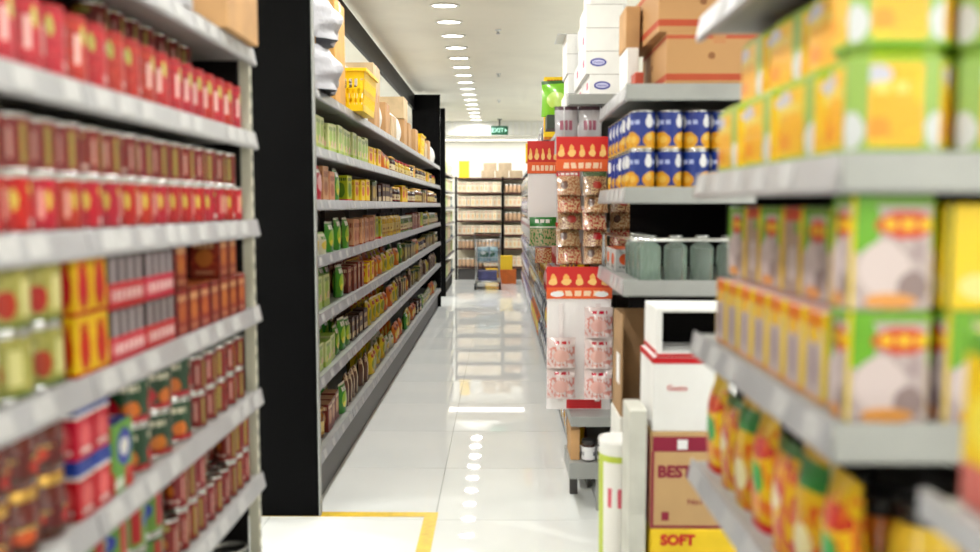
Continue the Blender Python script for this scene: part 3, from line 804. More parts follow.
# ---- far short rack and back rack goods
INK = 1.08
A['creambox'] = art('cream carton print', (232,222,200), [('e',.5,.42,.28,.22,(228,192,150)),('t',.1,.9,.74,.84,(206,150,120),4),('r',0,1,0,.08,(216,176,140))], vary=.18)
A['mintbox'] = art('mint carton print', (206,216,170), [('e',.5,.45,.3,.3,(150,180,90)),('t',.1,.9,.76,.9,(190,150,80),4)], vary=.25)
A['bluebox'] = art('blue grey carton print', (150,170,176), [('e',.5,.45,.3,.3,(230,230,220)),('r',0,1,0,.2,(60,100,120))], vary=.25)
k_box('creambox', .078, .09, .215, A['creambox'], name='cream_carton', r=.002)
k_box('creamlow', .078, .09, .190, A['creambox'], name='cream_carton', r=.002)
k_box('mintbox', .10, .09, .215, A['mintbox'], name='mint_carton', r=.002)
k_box('bluebox', .10, .09, .20, A['bluebox'], name='blue_carton', r=.002)
k_jar('orangejar', .036, .17, plain('orange filled glass', (224, 186, 150), .2), M_whitelid, None, n=10)
FLN = ['top','second highest','third highest','middle','third lowest','second lowest','lowest']
for i, z in enumerate([2.03,1.74,1.46,1.18,.90,.62,.26]):
    for key, w, y0, y1 in (('mintbox', 'mint green carton', 14.0, 14.9), ('creambox', 'cream carton', 14.92, 15.8), ('mintbox' if i % 2 else 'bluebox', 'pale carton', 15.82, 16.5)):
        s = ' from the black panel, %s shelf, short rack' % FLN[i]
        fill(key, y0, y1, z, -.90, 1, '%ORD '+w+s, w+' on the short rack', 1, 1, inset=.02)

# back rack: faces -y. Built along x
BX0, BY = -.88, 17.05
br = thing('back_wall_rack', 'black framed shelf rack of cream goods standing against the back wall', 'shelving', (BX0, BY, 0))
BZ = [2.035, 1.745, 1.465, 1.185, .905, .63, .26]
W = .935
M_redrail = plain('dark red shelf edge', (74, 34, 32), .4)
for bx in (0, 1, 2):
    ob('upright', MB().box(bx*W-.022, bx*W+.022, -.01, .03, 0, 2.06).mesh('upright', M_blackmetal), br)
    if bx == 2: break
    ob('back_panel', MB().box(bx*W+.022, bx*W+W-.022, .40, .42, 0.05, 2.06).mesh('back_panel', plain('cream back panel', (214, 202, 176), .6)), br)
bs = MB().box(.024, W-.024, .0, .39, -.022, 0).mesh('shelf', M_blackmetal)
be = MB().box(.024, W-.024, -.012, -.0005, -.024, .004).mesh('shelf_edge', M_redrail)
for z in BZ:
    for bx in (0, 1):
        s = ob('shelf', bs, br, (bx*W, 0, z)); ob('shelf_edge', be, s)
ob('kick_plate', MB().box(0.03, 2*W-.03, .03, .05, 0, .22).mesh('kick_plate', M_kick), br)
def brow(key, w, x0, x1, li, high=1, dz=0., inset=.025):
    K = KINDS[key]; n = int((x1-x0)/(K['w']+.004)); p = (x1-x0)/n
    for hh in range(high):
        for i in range(n):
            s = ' from the short rack, %s shelf, back rack' % FLN[li]
            nm = '%ORD ' + w
            place(key, x0+(i+.5)*p, BY+inset+K['d']/2, BZ[li]+hh*(K['h']+.0006), 0, nm+s, w+' on the back rack')
xa, xb, xc = BX0+.03, BX0+W-.03, BX0+W+.03
for li in range(1, 7):
    if li in (1, 2, 3): brow('creambox', 'cream carton', xa, xb, li)
    elif li == 4: brow('creamlow', 'low cream carton', xa, xb, li)
    elif li == 5: brow('orangejar', 'small orange jar', xa, xb, li, inset=.03)
    else: brow('orangejar', 'small orange jar', xa, xa+.5, li, inset=.03); brow('creambox', 'cream carton', xa+.52, xb, li)
    brow(['', 'orangejar', 'creambox', 'orangejar', 'creamlow', 'creambox', 'creambox'][li], ['', 'orange jar', 'cream carton', 'orange jar', 'low cream carton', 'cream carton', 'cream carton'][li] + ' past the upright', xc, xc+.42, li)
k_box('topcarton', .26, .22, .15, plain('pale tan carton', (188, 166, 136), .6, vary=.08), name='tan_carton', cat='carton')
k_box('yelcase', .20, .22, .17, plain('yellow case', (244, 204, 40), .5), name='yellow_case', cat='case')
for i, (x, dz, lb) in enumerate(((-.24, 0, 'first tan carton on top of the back rack beside the yellow case'), (.04, 0, 'middle tan carton on top of the back rack'), (.32, 0, 'last tan carton on top of the back rack'), (-.2, .152, 'tan carton of the upper layer on the back rack next to the yellow case'), (.10, .152, 'last tan carton of the upper layer on the back rack'))):
    place('topcarton', x, BY+.16, BZ[0]+dz, 0, lb, None)
for dz, lb in ((0, 'lower yellow case on the corner of the back rack'), (.172, 'upper yellow case on the corner of the back rack')):
    place('yelcase', -.72, BY+.16, BZ[0]+dz, 0, lb, None)
# ------------------------------------------------------------------ racks across the aisle
INK = .74
# island rack: shelves with ticket rails along the aisle and along the end that faces the camera
def island(name, label, xf, y0, y1, depth, levels, back_z, plate=.03, rail_h=.05, end_rail=True, posts=True, base=None, guard=()):
    r = thing(name, label, 'shelving', (xf, y0, 0))
    L = y1-y0
    sh = MB().rbox(0, depth, 0, L, -plate, 0, r=.004, n=1).mesh('shelf', M_shelfgrey)
    ra = rail_me(L, -1, rail_h, M_railwhite)
    # end rail runs along x, faces -y
    m = MB(); h = rail_h
    pts = [(-.002, .008), (-.006, .009), (-.016, -h+.006), (-.012, -h), (-.002, -h)]
    for a in range(5):
        b = (a+1) % 5
        m.quad([(depth-.003, pts[a][0], pts[a][1]), (depth-.003, pts[b][0], pts[b][1]), (-.012, pts[b][0], pts[b][1]), (-.012, pts[a][0], pts[a][1])][::-1])
    m.quad([(-.012, p[0], p[1]) for p in pts]); m.quad([(depth-.003, p[0], p[1]) for p in pts][::-1])
    re = m.mesh('end_rail', M_shelfgrey)
    tk = ticket_me(-1, rail_h, .065)
    for z in levels:
        s = ob('shelf', sh, r, (0, 0, z)); ob('price_rail', ra, s)
        if end_rail: ob('end_rail', re, s)
        n = int(L/.14)
        for q in range(n):
            if R.random() < .8: ob('price_ticket', tk, s, (0, (q+.5)*L/n, 0))
        if z in guard:
            g = MB().tube([(.012, L-.02, .0), (.012, L-.02, .165), (.012, .10, .165), (.03, .045, .165), (.07, .012, .165), (depth-.02, .012, .165), (depth-.02, .012, .0)], .008, 8)
            ob('guard_rail', g.mesh('guard_rail', M_chrome), s)
    pm = MB().box(-.02, .02, -.02, .02, 0, back_z).mesh('upright', M_shelfgrey)
    ob('back_panel', MB().box(depth+.002, depth+.02, 0, L, .02, back_z).mesh('back_panel', M_backdark), r)
    ob('dark_gap_panel', MB().box(.14, depth, L-.012, L-.004, .02, levels[0]-.04).mesh('dark_gap_panel', M_backdark), r)  # added dark sheet, keeps the bright room from showing through the shelves
    if posts:
        for yy in (.03, L-.03): ob('upright', pm, r, (depth+.045, yy, 0))
    if base:
        ob('base_plinth', MB().box(.05, depth-.02, .03, L-.02, 0, base).mesh('base_plinth', M_kick), r)
    return r

# ---- first rack: fruit packs
AX, AY0, AY1 = .492, 1.215, 2.12
AL = [1.945, 1.566, 1.178, .852, .42]
island('fruit_pack_rack', 'grey shelf rack of yellow fruit packs and jars beside the stacked cartons', AX, AY0, AY1, .62, AL, 2.1, base=.36)
A['fruit'] = art('yellow fruit pack print', (246,206,24), [('r',0,.68,.93,1,(170,196,60)),('n',5,.5,0,.68,.1,.9,(250,186,20)),('r',.68,1,0,1,(156,192,96)),('r',0,.68,0,.06,(140,190,60)),('e',.36,.40,.30,.24,(252,184,10)),('e',.24,.26,.14,.12,(250,158,10)),('e',.22,.82,.16,.10,(206,206,224)),('e',.84,.24,.13,.2,(220,224,226)),('t',.10,.60,.62,.74,(246,226,120),5)], vary=.06, coat=.3)
A['noodle'] = art('grey pack with green top print', (200,184,184), [('r',0,1,.90,1,(120,170,60)),('n',5,.52,0,1,0,.7,(176,158,160)),('e',.16,.74,.2,.26,(110,176,40)),('e',.64,.74,.34,.12,(214,70,40)),('t',.36,.94,.70,.79,(250,206,40),5),('e',.4,.36,.30,.24,(222,206,206)),('e',.75,.2,.18,.14,(150,130,130)),('e',.5,.08,.3,.07,(230,160,90)),('r',.93,1,0,1,(240,210,40))], vary=.1, coat=.3)
A['noodle2'] = art('grey pack with orange top print', (206,190,190), [('r',0,1,.82,1,(236,130,40)),('e',.5,.74,.3,.1,(250,200,60)),('e',.5,.4,.34,.24,(184,166,170)),('r',0,.12,0,1,(240,206,40)),('r',0,1,0,.08,(236,170,110))], vary=.12, coat=.3)
A['brightyellow'] = art('bright yellow pack print', (250,214,10), [('e',.5,.22,.3,.12,(250,236,150)),('r',.94,1,0,1,(110,120,30))], vary=.05, coat=.3)
A['redyelpack'] = art('red yellow green pouch print', (232,186,50), [('e',.5,.72,.46,.10,(190,40,60)),('n',7,.54,0,1,0,.9,(226,120,60)),('e',.55,.45,.24,.14,(40,160,60)),('e',.35,.24,.24,.14,(236,110,40)),('r',0,.14,0,1,(226,214,150)),('r',0,1,0,.08,(200,40,50))], vary=.15, coat=.4)
k_box('fruit', .145, .11, .152, A['fruit'], name='fruit_pack', r=.022, cat='pack')
k_box('fruitlong', .21, .12, .152, A['fruit'], name='fruit_pack', r=.022, cat='pack')
k_box('noodle', .125, .07, .168, A['noodle'], name='noodle_pack', r=.008, cat='pack')
A['noodleb'] = art('tan pack with yellow stripe print', (186,160,140), [('n',6,.52,0,1,0,1,(160,140,140)),('r',0,.28,0,1,(236,196,30)),('r',.28,1,.84,1,(206,70,40)),('r',.7,1,.7,.84,(110,166,50)),('e',.65,.35,.2,.2,(220,206,206))], vary=.12, coat=.3)
k_box('noodleb', .125, .07, .168, A['noodleb'], name='noodle_pack', r=.008, cat='pack')
k_box('noodle2', .085, .07, .150, A['noodle2'], name='slim_noodle_pack', r=.006, cat='pack')
k_box('brightyellow', .09, .07, .155, A['brightyellow'], name='yellow_pack', r=.008, cat='pack')
k_pouch('redyelpack', .12, .23, .06, A['redyelpack'], name='spice_pouch', seed=31)
A['redyelpack2'] = art('pink yellow pouch print', (206,70,84), [('n',6,.5,0,1,0,1,(236,190,60)),('e',.4,.5,.3,.12,(240,226,190)),('r',0,1,.9,1,(60,120,50))], vary=.15, coat=.4)
A['redyelpack3'] = art('green amber pouch print', (222,180,40), [('n',6,.52,0,1,0,.6,(214,96,40)),('r',0,1,.7,.9,(46,130,60)),('e',.6,.3,.24,.14,(236,226,170))], vary=.15, coat=.4)
k_pouch('redyelpack2', .12, .21, .06, A['redyelpack2'], name='spice_pouch', seed=32)
k_pouch('redyelpack3', .12, .24, .06, A['redyelpack3'], name='spice_pouch', seed=33)
k_jar('amberjar', .052, .20, M_yelfill, M_blacklid, art('amber jar print', (210,160,40), [('r',0,1,.4,.6,(40,90,50)),('e',.5,.2,.3,.15,(226,120,40))], rep=2), n=16, name='pickle_jar', lidh=.03)
k_jar('orangebigjar', .050, .17, plain('orange pickle glass', (206,110,30), .15, coat=.5), M_blacklid, art('orange jar print', (226,150,40), [('e',.5,.5,.3,.3,(200,70,30))], rep=2), n=16, name='pickle_jar', lidh=.03)
z = AL[1]
def rowx(key, xs, y, z, label, group, rz=0.0, dz=0.0):
    for x in xs: place(key, x, y, z+dz, rz + R.uniform(-.04, .04), label, group)
# end row facing the camera, two high, then packs along the aisle behind it
for hh, up in ((0, 'lower'), (1, 'upper')):
    rowx('fruit', (AX+.085, AX+.245, AX+.405), AY0+.075, z, '%%ORD yellow fruit pack from the aisle at the rack end, %s row' % up, 'fruit packs at the rack end', dz=hh*.1526)
    for yy in (AY0+.255, AY0+.475, AY0+.695):
        place('fruitlong', AX+.075+hh*.05, yy+.01, z+hh*.1526, -PI/2+R.uniform(-.03, .03), '%%ORD long yellow fruit pack from the rack end, facing the aisle, %s row' % up, 'fruit packs facing the aisle')
z = AL[2]
rowx('noodle', (AX+.075, AX+.215, AX+.355), AY0+.05, z, '%ORD grey noodle pack from the aisle at the rack end, lower row', 'noodle packs at the rack end')
rowx('noodle', (AX+.075,), AY0+.052, z, '%ORD grey noodle pack from the aisle at the rack end, upper row', 'noodle packs at the rack end', dz=.1686)
place('brightyellow', AX+.198, AY0+.052, z+.1686, 0, 'plain bright yellow pack stacked on the noodle packs', 'yellow packs over the noodle packs')
place('noodle', AX+.33, AY0+.052, z+.1686, 0, '%ORD grey noodle pack from the aisle at the rack end, upper row', 'noodle packs at the rack end')
for i in range(7):
    place('noodle2', AX+.055, AY0+.165+i*.098, z, -PI/2, '%ORD slim orange-topped pack from the rack end, facing the aisle', 'slim packs facing the aisle')
for i in range(6):
    place('noodle' if i % 2 else 'noodleb', AX+.105, AY0+.185+i*.1285, z+.1506, -PI/2, '%ORD ' + ('grey' if i % 2 else 'tan') + ' noodle pack from the rack end, stacked on the slim packs', 'noodle packs on the slim packs')
z = AL[3]
for i in range(7):
    place(['redyelpack', 'redyelpack3', 'redyelpack2'][i % 3], AX+.05, AY0+.09+i*.125, z, -PI/2, '%ORD ' + ['red and yellow', 'green and amber', 'pink and yellow'][i % 3] + ' spice pouch from the rack end', 'spice pouches on the low shelf')
    if i: place('orangebigjar', AX+.15, AY0+.06+i*.125, z, 0, '%ORD orange pickle jar from the rack end behind the spice pouches', 'orange pickle jars')
for i in range(4):
    place('amberjar', AX+.16+i*.115, AY0+.06, z, R.uniform(0, 6), '%ORD dark lidded amber pickle jar from the aisle at the rack end', 'amber pickle jars')
for i in range(6):
    place('orangebigjar', AX+.07, AY0+.08+i*.14, AL[4], R.uniform(0, 6), '%ORD orange pickle jar from the rack end on the shelf under the spice pouches', 'pickle jars on the bottom shelf')

# ---- low display table nearest the fruit rack
DX = .492; DY0, DY1 = .36, .955
dt = thing('low_display_table', 'low white display table in front of the fruit pack rack', 'table', (DX, DY0, 0))
ob('table_top', MB().rbox(0, .5, 0, DY1-DY0, 1.13, 1.165, r=.008).mesh('table_top', M_shelfwhite), dt)
ob('front_lip', MB().box(-.012, -.0005, 0, DY1-DY0, 1.142, 1.176).mesh('front_lip', M_railwhite), dt)
ob('lower_shelf', MB().rbox(0, .5, 0, DY1-DY0, .86, .885, r=.006).mesh('lower_shelf', M_shelfwhite), dt)
lg = MB().box(-.02, .02, -.02, .02, 0, 1.13).mesh('leg', M_shelfwhite)
for lx in (.13, .46):
    for ly in (.04, DY1-DY0-.022): ob('leg', lg, dt, (lx, ly, 0))
A['yelpink'] = art('yellow pink pack print', (246,208,40), [('r',0,1,.0,.26,(214,120,110)),('e',.5,.5,.34,.16,(250,230,90)),('r',0,1,.86,1,(110,170,60))], vary=.05)
k_box('yelpink', .11, .08, .20, A['yelpink'], name='snack_pack', r=.008, cat='pack')
for i in range(4):
    place('yelpink', DX+.065, DY1-.065-i*.125, 1.165, -PI/2, '%ORD yellow and pink snack pack from the fruit rack on the low table', 'snack packs on the low table')

for i in range(4):
    place('yelpink', DX+.055, DY1-.07-i*.125, .885, -PI/2, '%ORD yellow and pink snack pack from the fruit rack on the lower board', 'snack packs on the lower board')

# ---- second rack: blue tins and glass jars
BXf, BY0, BY1 = .492, 3.30, 4.165
BL = [1.952, 1.560, 1.200, .75, .16]
island('tin_and_jar_rack', 'grey shelf rack of blue tins and glass jars between cartons and snacks', BXf, BY0, BY1, .60, BL[:3], 2.0, guard=(1.200,), rail_h=.055)
tr = thing('low_shelf_base', 'grey base platform under the stacked cartons', 'platform', (BXf-.10, 2.62, 0))
ob('platform_top', MB().rbox(0, .62, 0, .64, .055, .085, r=.004, n=1).mesh('platform_top', M_shelfgrey), tr)
ob('platform_rail', MB().box(-.012, 0, 0, .64, .0, .084).mesh('platform_rail', M_shelfgrey), tr)
ob('platform_plinth', MB().box(.03, .6, .02, .62, 0, .055).mesh('platform_plinth', M_kick), tr)
A['bluetin'] = art('blue biscuit tin print', (36,58,140), [('e',.5,.22,.44,.24,(226,160,40)),('e',.3,.30,.14,.10,(236,200,110)),('e',.66,.24,.16,.10,(236,190,90)),('e',.30,.72,.16,.16,(236,236,236)),('e',.3,.88,.1,.08,(240,240,240)),('t',.5,.95,.66,.78,(180,190,230),4),('r',0,1,.0,.05,(220,170,60))], rep=3, vary=.06)
k_can('bluetin', .051, .152, A['bluetin'], n=24, name='biscuit_tin')
for hh, up in ((0, 'lower'), (1, 'upper')):
    for i in range(5):
        place('bluetin', BXf+.065+i*.106, BY0+.075, BL[1]+hh*.1526, R.uniform(-.25, .25), '%%ORD blue biscuit tin from the aisle at the rack end, %s row' % up, 'blue biscuit tins at the rack end')
    for i in range(6):
        place('bluetin', BXf+.065, BY0+.185+i*.107, BL[1]+hh*.1526, -PI/2+R.uniform(-.25, .25), '%%ORD blue biscuit tin behind the rack end, facing the aisle, %s row' % up, 'blue biscuit tins facing the aisle')
M_jarwater = plain('pale green jar', (206, 224, 214), .06, trans=.82, ior=1.35)
k_jar('clearjar', .046, .180, M_jarwater, plain('pewter lid', (150, 152, 150), .3, .8), None, n=20, name='clear_jar', neck=.55, lidh=.022)
for i in range(5):
    place('clearjar', BXf+.10+i*.104, BY0+.075, BL[2], 0, '%ORD clear greenish jar from the aisle at the rack end behind the chrome rail', 'glass jars at the rack end')
for i in range(3):
    place('clearjar', BXf+.10, BY0+.20+i*.105, BL[2], 0, '%ORD clear greenish jar behind the rack end, facing the aisle', 'glass jars facing the aisle')
k_box('orangelabel', .15, .10, .10, art('grey carton with orange label', (206,206,204), [('e',.5,.55,.3,.26,(232,110,50)),('t',.2,.8,.15,.25,(120,120,120),6)]), name='grey_carton', cat='carton')
for i in range(2): place('orangelabel', BXf+.075, BY0+.60+i*.16, BL[2], -PI/2, '%ORD grey carton with orange label beyond the glass jars', 'grey cartons beyond the glass jars')

A['stripedcarton'] = art('brown carton with red stripes', (204,158,108), [('r',0,1,.12,.24,(196,90,60)),('r',0,1,.86,.93,(200,100,70)),('e',.42,.55,.04,.06,(150,100,60))], vary=.03, rough=.7)
k_box('stripedcarton', .40, .55, .205, A['stripedcarton'], name='cardboard_carton', cat='carton', parts=(('packing_tape', MB().box(-.025, .025, -.2758, .2758, .16, .2058).mesh('packing_tape', M_cardtape)),))
place('stripedcarton', .835, BY0+.285, BL[0], 0, 'brown carton with red stripes carrying another one on the tin rack', None)
place('stripedcarton', .795, BY0+.30, BL[0]+.2055, .03, 'brown carton with red stripes on top of another one on the tin rack', None)
k_box('slimred2', .035, .10, .075, plain('red brown carton', (176, 66, 40), .5), name='small_red_carton', cat='carton')
place('slimred2', .555, BY0+.2, BL[0], 0, 'small red brown carton beside the striped brown cartons', None)
k_box('whiteslab', .05, .22, .20, M_whitecard, name='white_carton', cat='carton')
place('whiteslab', .553, BY0+.42, BL[0], 0, 'slim white carton beside the striped brown cartons', None)
k_box('tanslab', .06, .20, .17, M_card, name='small_tan_carton', cat='carton')
place('tanslab', .553, BY0+.42, BL[0]+.2006, 0, 'small tan carton on the slim white carton', None)

# cartons stacked before the second rack
def plat(z): return .085 + z
M_burg = plain('burgundy print', (140, 26, 56), .5)
M_bestcard = plain('tan printed carton', (196, 160, 110), .65, vary=.05, nscale=5)
t = thing('yellow_carton', 'yellow carton with red lettering at the bottom of the carton stack', 'carton', (.668, 2.99, .086))
M_yelcard = plain('yellow carton card', (244, 206, 30), .5, vary=.06)
ob('box_body', MB().rbox(-.15, .15, -.14, .14, 0, .30, r=.005, n=1).mesh('box_body', M_yelcard), t)
ob('lettering', text_mesh('SOFT', .05, M_redpaint, bold=.0025), t, (-.055, -.1408, .262), rx=PI/2)
t = thing('printed_carton', 'tan carton with burgundy band and lettering on the yellow carton', 'carton', (.662, 2.99, .3872))
bw, bh, bd = .29, .34, .27
ob('box_body', MB().rbox(-bw/2, bw/2, -bd/2, bd/2, 0, bh, r=.004, n=1).mesh('box_body', M_bestcard), t)
ob('band', MB().box(-bw/2+.006, bw/2-.006, -bd/2-.0012, -bd/2-.0002, bh-.068, bh-.016).mesh('band', M_burg), t)
ob('side_print', MB().box(-bw/2-.0012, -bw/2-.0002, -bd/2+.006, bd/2-.006, .02, bh-.02).mesh('side_print', plain('rose side print', (176, 84, 84), .6)), t)
ob('border', MB().box(-bw/2+.002, -bw/2+.012, -bd/2-.0012, -bd/2-.0002, .004, bh-.068).box(-bw/2+.012, bw/2-.004, -bd/2-.0012, -bd/2-.0002, .004, .012).mesh('border', M_burg), t)
ob('sticker', MB().rbox(-.055, -.02, -bd/2-.0022, -bd/2-.0014, bh-.060, bh-.026, r=.0003, n=1).mesh('sticker', M_whiteprint), t)
ob('lettering', text_mesh('BEST', .056, M_burg, bold=.0025), t, (-.062, -bd/2-.0008, .20), rx=PI/2)
ob('small_lettering', text_mesh('No1', .03, M_burg), t, (.01, -bd/2-.0008, .095), rx=PI/2)
ob('stamp', MB().box(-.105, -.08, -bd/2-.0012, -bd/2-.0002, .03, .06).mesh('stamp', M_burg), t)
t = thing('white_red_carton', 'white carton with red top edges on the printed tan carton', 'carton', (.664, 2.99, .7282))
ob('box_body', MB().rbox(-.142, .142, -.13, .13, 0, .255, r=.004, n=1).mesh('box_body', M_whitecard), t)
ob('red_edging', MB().box(-.144, .144, -.132, -.1305, .235, .256).box(-.144, -.1425, -.132, .13, .235, .256).mesh('red_edging', M_redpaint), t)
ob('lettering', text_mesh('Gusto', .028, M_redpaint), t, (-.06, -.1308, .15), rx=PI/2)
def open_box(name, w, d, h, mat, th=.006, front=True):
    m = MB()
    m.box(-w/2, w/2, -d/2, d/2, 0, th)
    m.box(-w/2, -w/2+th, -d/2, d/2, th, h); m.box(w/2-th, w/2, -d/2, d/2, th, h)
    m.box(-w/2+th, w/2-th, d/2-th, d/2, th, h)
    if front: m.box(-w/2+th, w/2-th, -d/2, -d/2+th, th, h)
    return m.mesh(name, mat)
# open tray box lying on its side, mouth towards the camera
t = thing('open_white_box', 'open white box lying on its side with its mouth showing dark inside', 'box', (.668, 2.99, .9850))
mw, mh, md, th = .27, .165, .24, .012
m = MB().box(-mw/2, mw/2, -md/2, md/2, 0, th).box(-mw/2, mw/2, -md/2, md/2, mh-th, mh).box(-mw/2, -mw/2+th*1.6, -md/2, md/2, th, mh-th).box(mw/2-th, mw/2, -md/2, md/2, th, mh-th)
ob('box_shell', m.mesh('box_shell', M_whitecard), t)
ob('box_shade', MB().box(-mw/2+th*1.6, mw/2-th, md/2-.01, md/2-.004, th, mh-th).mesh('box_shade', M_backdark), t)  # dark sheet at the back stands in for shade inside the box
ob('red_edging', MB().box(-mw/2-.0015, -mw/2-.0002, -md/2, md/2, .006, .02).box(-mw/2, mw/2, -md/2-.0015, -md/2-.0002, .0, .010).mesh('red_edging', M_redpaint), t)
# tall white case reaching under the second rack, open brown carton on it
k_box('tallcase', .16, .26, .67, plain('white case', (232, 232, 226), .5, vary=.04), name='white_case', cat='case')
place('tallcase', .548, 3.40, .0, 0, 'tall white case under the open brown carton', None)
put('open_brown_carton', open_box('open_brown_carton', .15, .24, .40, plain('dull brown card', (164, 130, 92), .8, vary=.1), front=False), (('label_sheet', MB().box(-.0768, -.0752, -.08, 0, .12, .24).mesh('label_sheet', M_whiteprint)),), .548, 3.40, .6718, 0, 'open brown carton standing beside the white and red carton', 'carton')
k_box('slimcase', .058, .17, .36, plain('ivory case', (206, 206, 196), .5, vary=.08), name='white_case', cat='case')
place('slimcase', .470, 2.92, .085, 0, 'lower slim white case between the bucket and the printed carton', None)
place('slimcase', .470, 2.92, .4456, 0, 'upper slim white case between the bucket and the printed carton', None)
# open bucket with yellow green label
A['bucket'] = art('bucket label print', (190,206,70), [('r',.40,.9,.1,.95,(240,238,232)),('t',.5,.85,.6,.75,(220,90,110),3),('r',0,1,0,.1,(206,150,120))], rep=2, vary=.0)
bw_ = MB().lathe([(.064, 0), (.066, .004), (.071, .53), (.073, .54), (.073, .555), (.068, .555), (.066, .50), (.0, .50)], 24).mesh('food_bucket', M_whitelid)
bl_ = MB().lathe([(.0672, .02), (.0716, .50)], 24, cap0=False, cap1=False).mesh('paper_label', A['bucket'])
o = tag(ob('food_bucket', bw_, None, (.440, 3.10, .0858), .9), 'open white bucket with yellow green label at the platform corner', 'bucket')
ob('paper_label', bl_, o); ob('contents', MB().lathe([(.0, .502), (.064, .503)], 20, cap1=False).mesh('contents', plain('brown grain', (130, 84, 48), .8, vary=.3, nscale=60)), o)

# ---- third rack: snacks
CX, CY0, CY1 = .43, 4.42, 16.4
cb = [4.42 + (16.4-4.42)*i/12 for i in range(13)]
CL = [2.05, 1.70, 1.38, 1.06, .74, .42, .10]
sr = rack('snack_rack', 'grey shelf rack of snack bags running along the aisle to the back', CX, -1, cb, CL, .45, 2.2,
     M_shelfgrey, M_raildark, M_backgrey, M_shelfgrey, rail_h=.05, tickets=0, kick_mat=M_kick, lift=-.001)
ob('end_ledge', MB().rbox(-.09, .30, -.135, -.018, 2.0, 2.05, r=.003, n=1).mesh('end_ledge', M_shelfgrey), sr)
# end stand under the display board
st = thing('end_stand', 'small grey metal stand with two shelves holding jars', 'stand', (.345, 4.06, 0))
ob('shelf', MB().rbox(0, .28, 0, .32, .425, .475, r=.004, n=1).mesh('shelf', M_shelfgrey), st)
ob('shelf', MB().rbox(-.005, .28, 0, .32, .165, .245, r=.004, n=1).mesh('shelf', M_shelfgrey), st)
ob('leg', MB().box(.13, .20, .02, .06, 0, .165).mesh('leg', M_shelfgrey), st)
ob('leg', MB().box(.02, .06, .26, .30, 0, .165).mesh('leg', M_kick), st)
ob('leg', MB().box(.23, .27, .26, .30, 0, .165).mesh('leg', M_kick), st)
ob('side_panel', MB().box(.255, .275, .02, .30, .245, .425).mesh('side_panel', M_shelfgrey), st)
k_jar('blackjar', .034, .105, M_darkfill, M_blacklid, art('white jar label', (234,234,236), [('t',.2,.8,.3,.6,(70,70,90),4)], rep=2), n=16, name='sauce_jar', neck=.92, lidh=.02, lv=(.1, .85))
for x, y in ((.437, 4.11), (.512, 4.115), (.556, 4.21)):
    place('blackjar', x, y, .245, R.uniform(-.3, .3), '%ORD white labelled dark sauce jar from the brown carton on the end stand', 'sauce jars on the end stand')
k_box('standcarton', .045, .22, .15, M_card, name='small_brown_carton', cat='carton')
place('standcarton', .372, 4.22, .245, 0, 'small brown carton beside the sauce jars on the end stand', None)

# white cartons with blue ovals on top
oval_o = []
for k in range(28):
    oval_o.append((math.cos(2*PI*k/28), math.sin(2*PI*k/28)))
def oval_me(a, b, mat, name='logo_oval'):
    m = MB(); n = len(oval_o)
    m.v = [(a*c, 0, b*s) for c, s in oval_o] + [(a*c, -.0006, b*s) for c, s in oval_o]
    for k in range(n):
        j = (k+1) % n
        m.f.append((k, j, n+j, n+k)); m.uv.append(((0,0),)*4); m.sm.append(False); m.mi.append(0)
    m.f.append(tuple(range(n, 2*n))); m.uv.append(((0,0),)*n); m.sm.append(False); m.mi.append(0)
    return m.mesh(name, mat)
ov1 = oval_me(.042, .021, M_blueprint); ov2 = oval_me(.033, .013, plain('pale blue print', (206, 208, 240), .4), 'logo_centre')
wc = MB().rbox(-.095, .095, -.17, .17, 0, .116, r=.003, n=1).mesh('white_carton', M_whitecard)
pk = MB().box(-.0962, -.0952, -.10, -.03, .05, .085).mesh('pink_mark', plain('pink print', (206, 90, 130), .5))
sm = MB().box(-.096, .096, -.1705, -.1695, .1145, .1165).mesh('lid_seam', plain('seam grey', (150, 146, 146), .6))
logo_t = text_mesh('mono', .021, M_blueprint)
names = ['lowest', 'second', 'third', 'fourth', 'fifth']
for col, (cx, cy) in enumerate(((.545, 4.60), (.545, 4.97), (.50, 5.35))):
    for k in range(5 if col == 0 else 4):
        lb = 'white carton %s from the bottom in the %s' % (['lowest', 'second', 'third', 'fourth', 'fifth'][k], ['stack with blue ovals over the snack rack', 'middle stack over the snack rack', 'last stack over the snack rack'][col])
        o = tag(ob('white_carton', wc, None, (cx + (.015*R.uniform(-1, 1)), cy, 2.051 + k*.1168)), lb.replace('lowest from the bottom', 'lowest'), 'carton', 'white cartons over the snack rack')
        ob('lid_seam', sm, o)
        if (col == 0 and k < 3) or (col == 1 and k < 3):
            ob('pink_mark', pk, o)
        if col == 0 and k < 2:
            lo_ = ob('logo_oval', ov1, o, (-.03, -.1702, .06)); ob('logo_centre', ov2, lo_, (0, -.0007, 0)); ob('lettering', logo_t, lo_, (0, -.0016, 0), rx=PI/2)
        if col == 2 and k == 3:
            ob('open_flap', MB().box(-.15, -.095, -.16, .16, .1165, .119).mesh('open_flap', M_whitecard), o)
A['greytop'] = art('grey pink pouch print', (200,196,200), [('t',.2,.8,.5,.7,(170,90,110),5),('r',0,1,.92,1,(90,60,70))], coat=.4)

k_pouch('greytop', .12, .24, .05, A['greytop'], name='grey_snack_bag', seed=76, crinkle=.012, cat='bag')
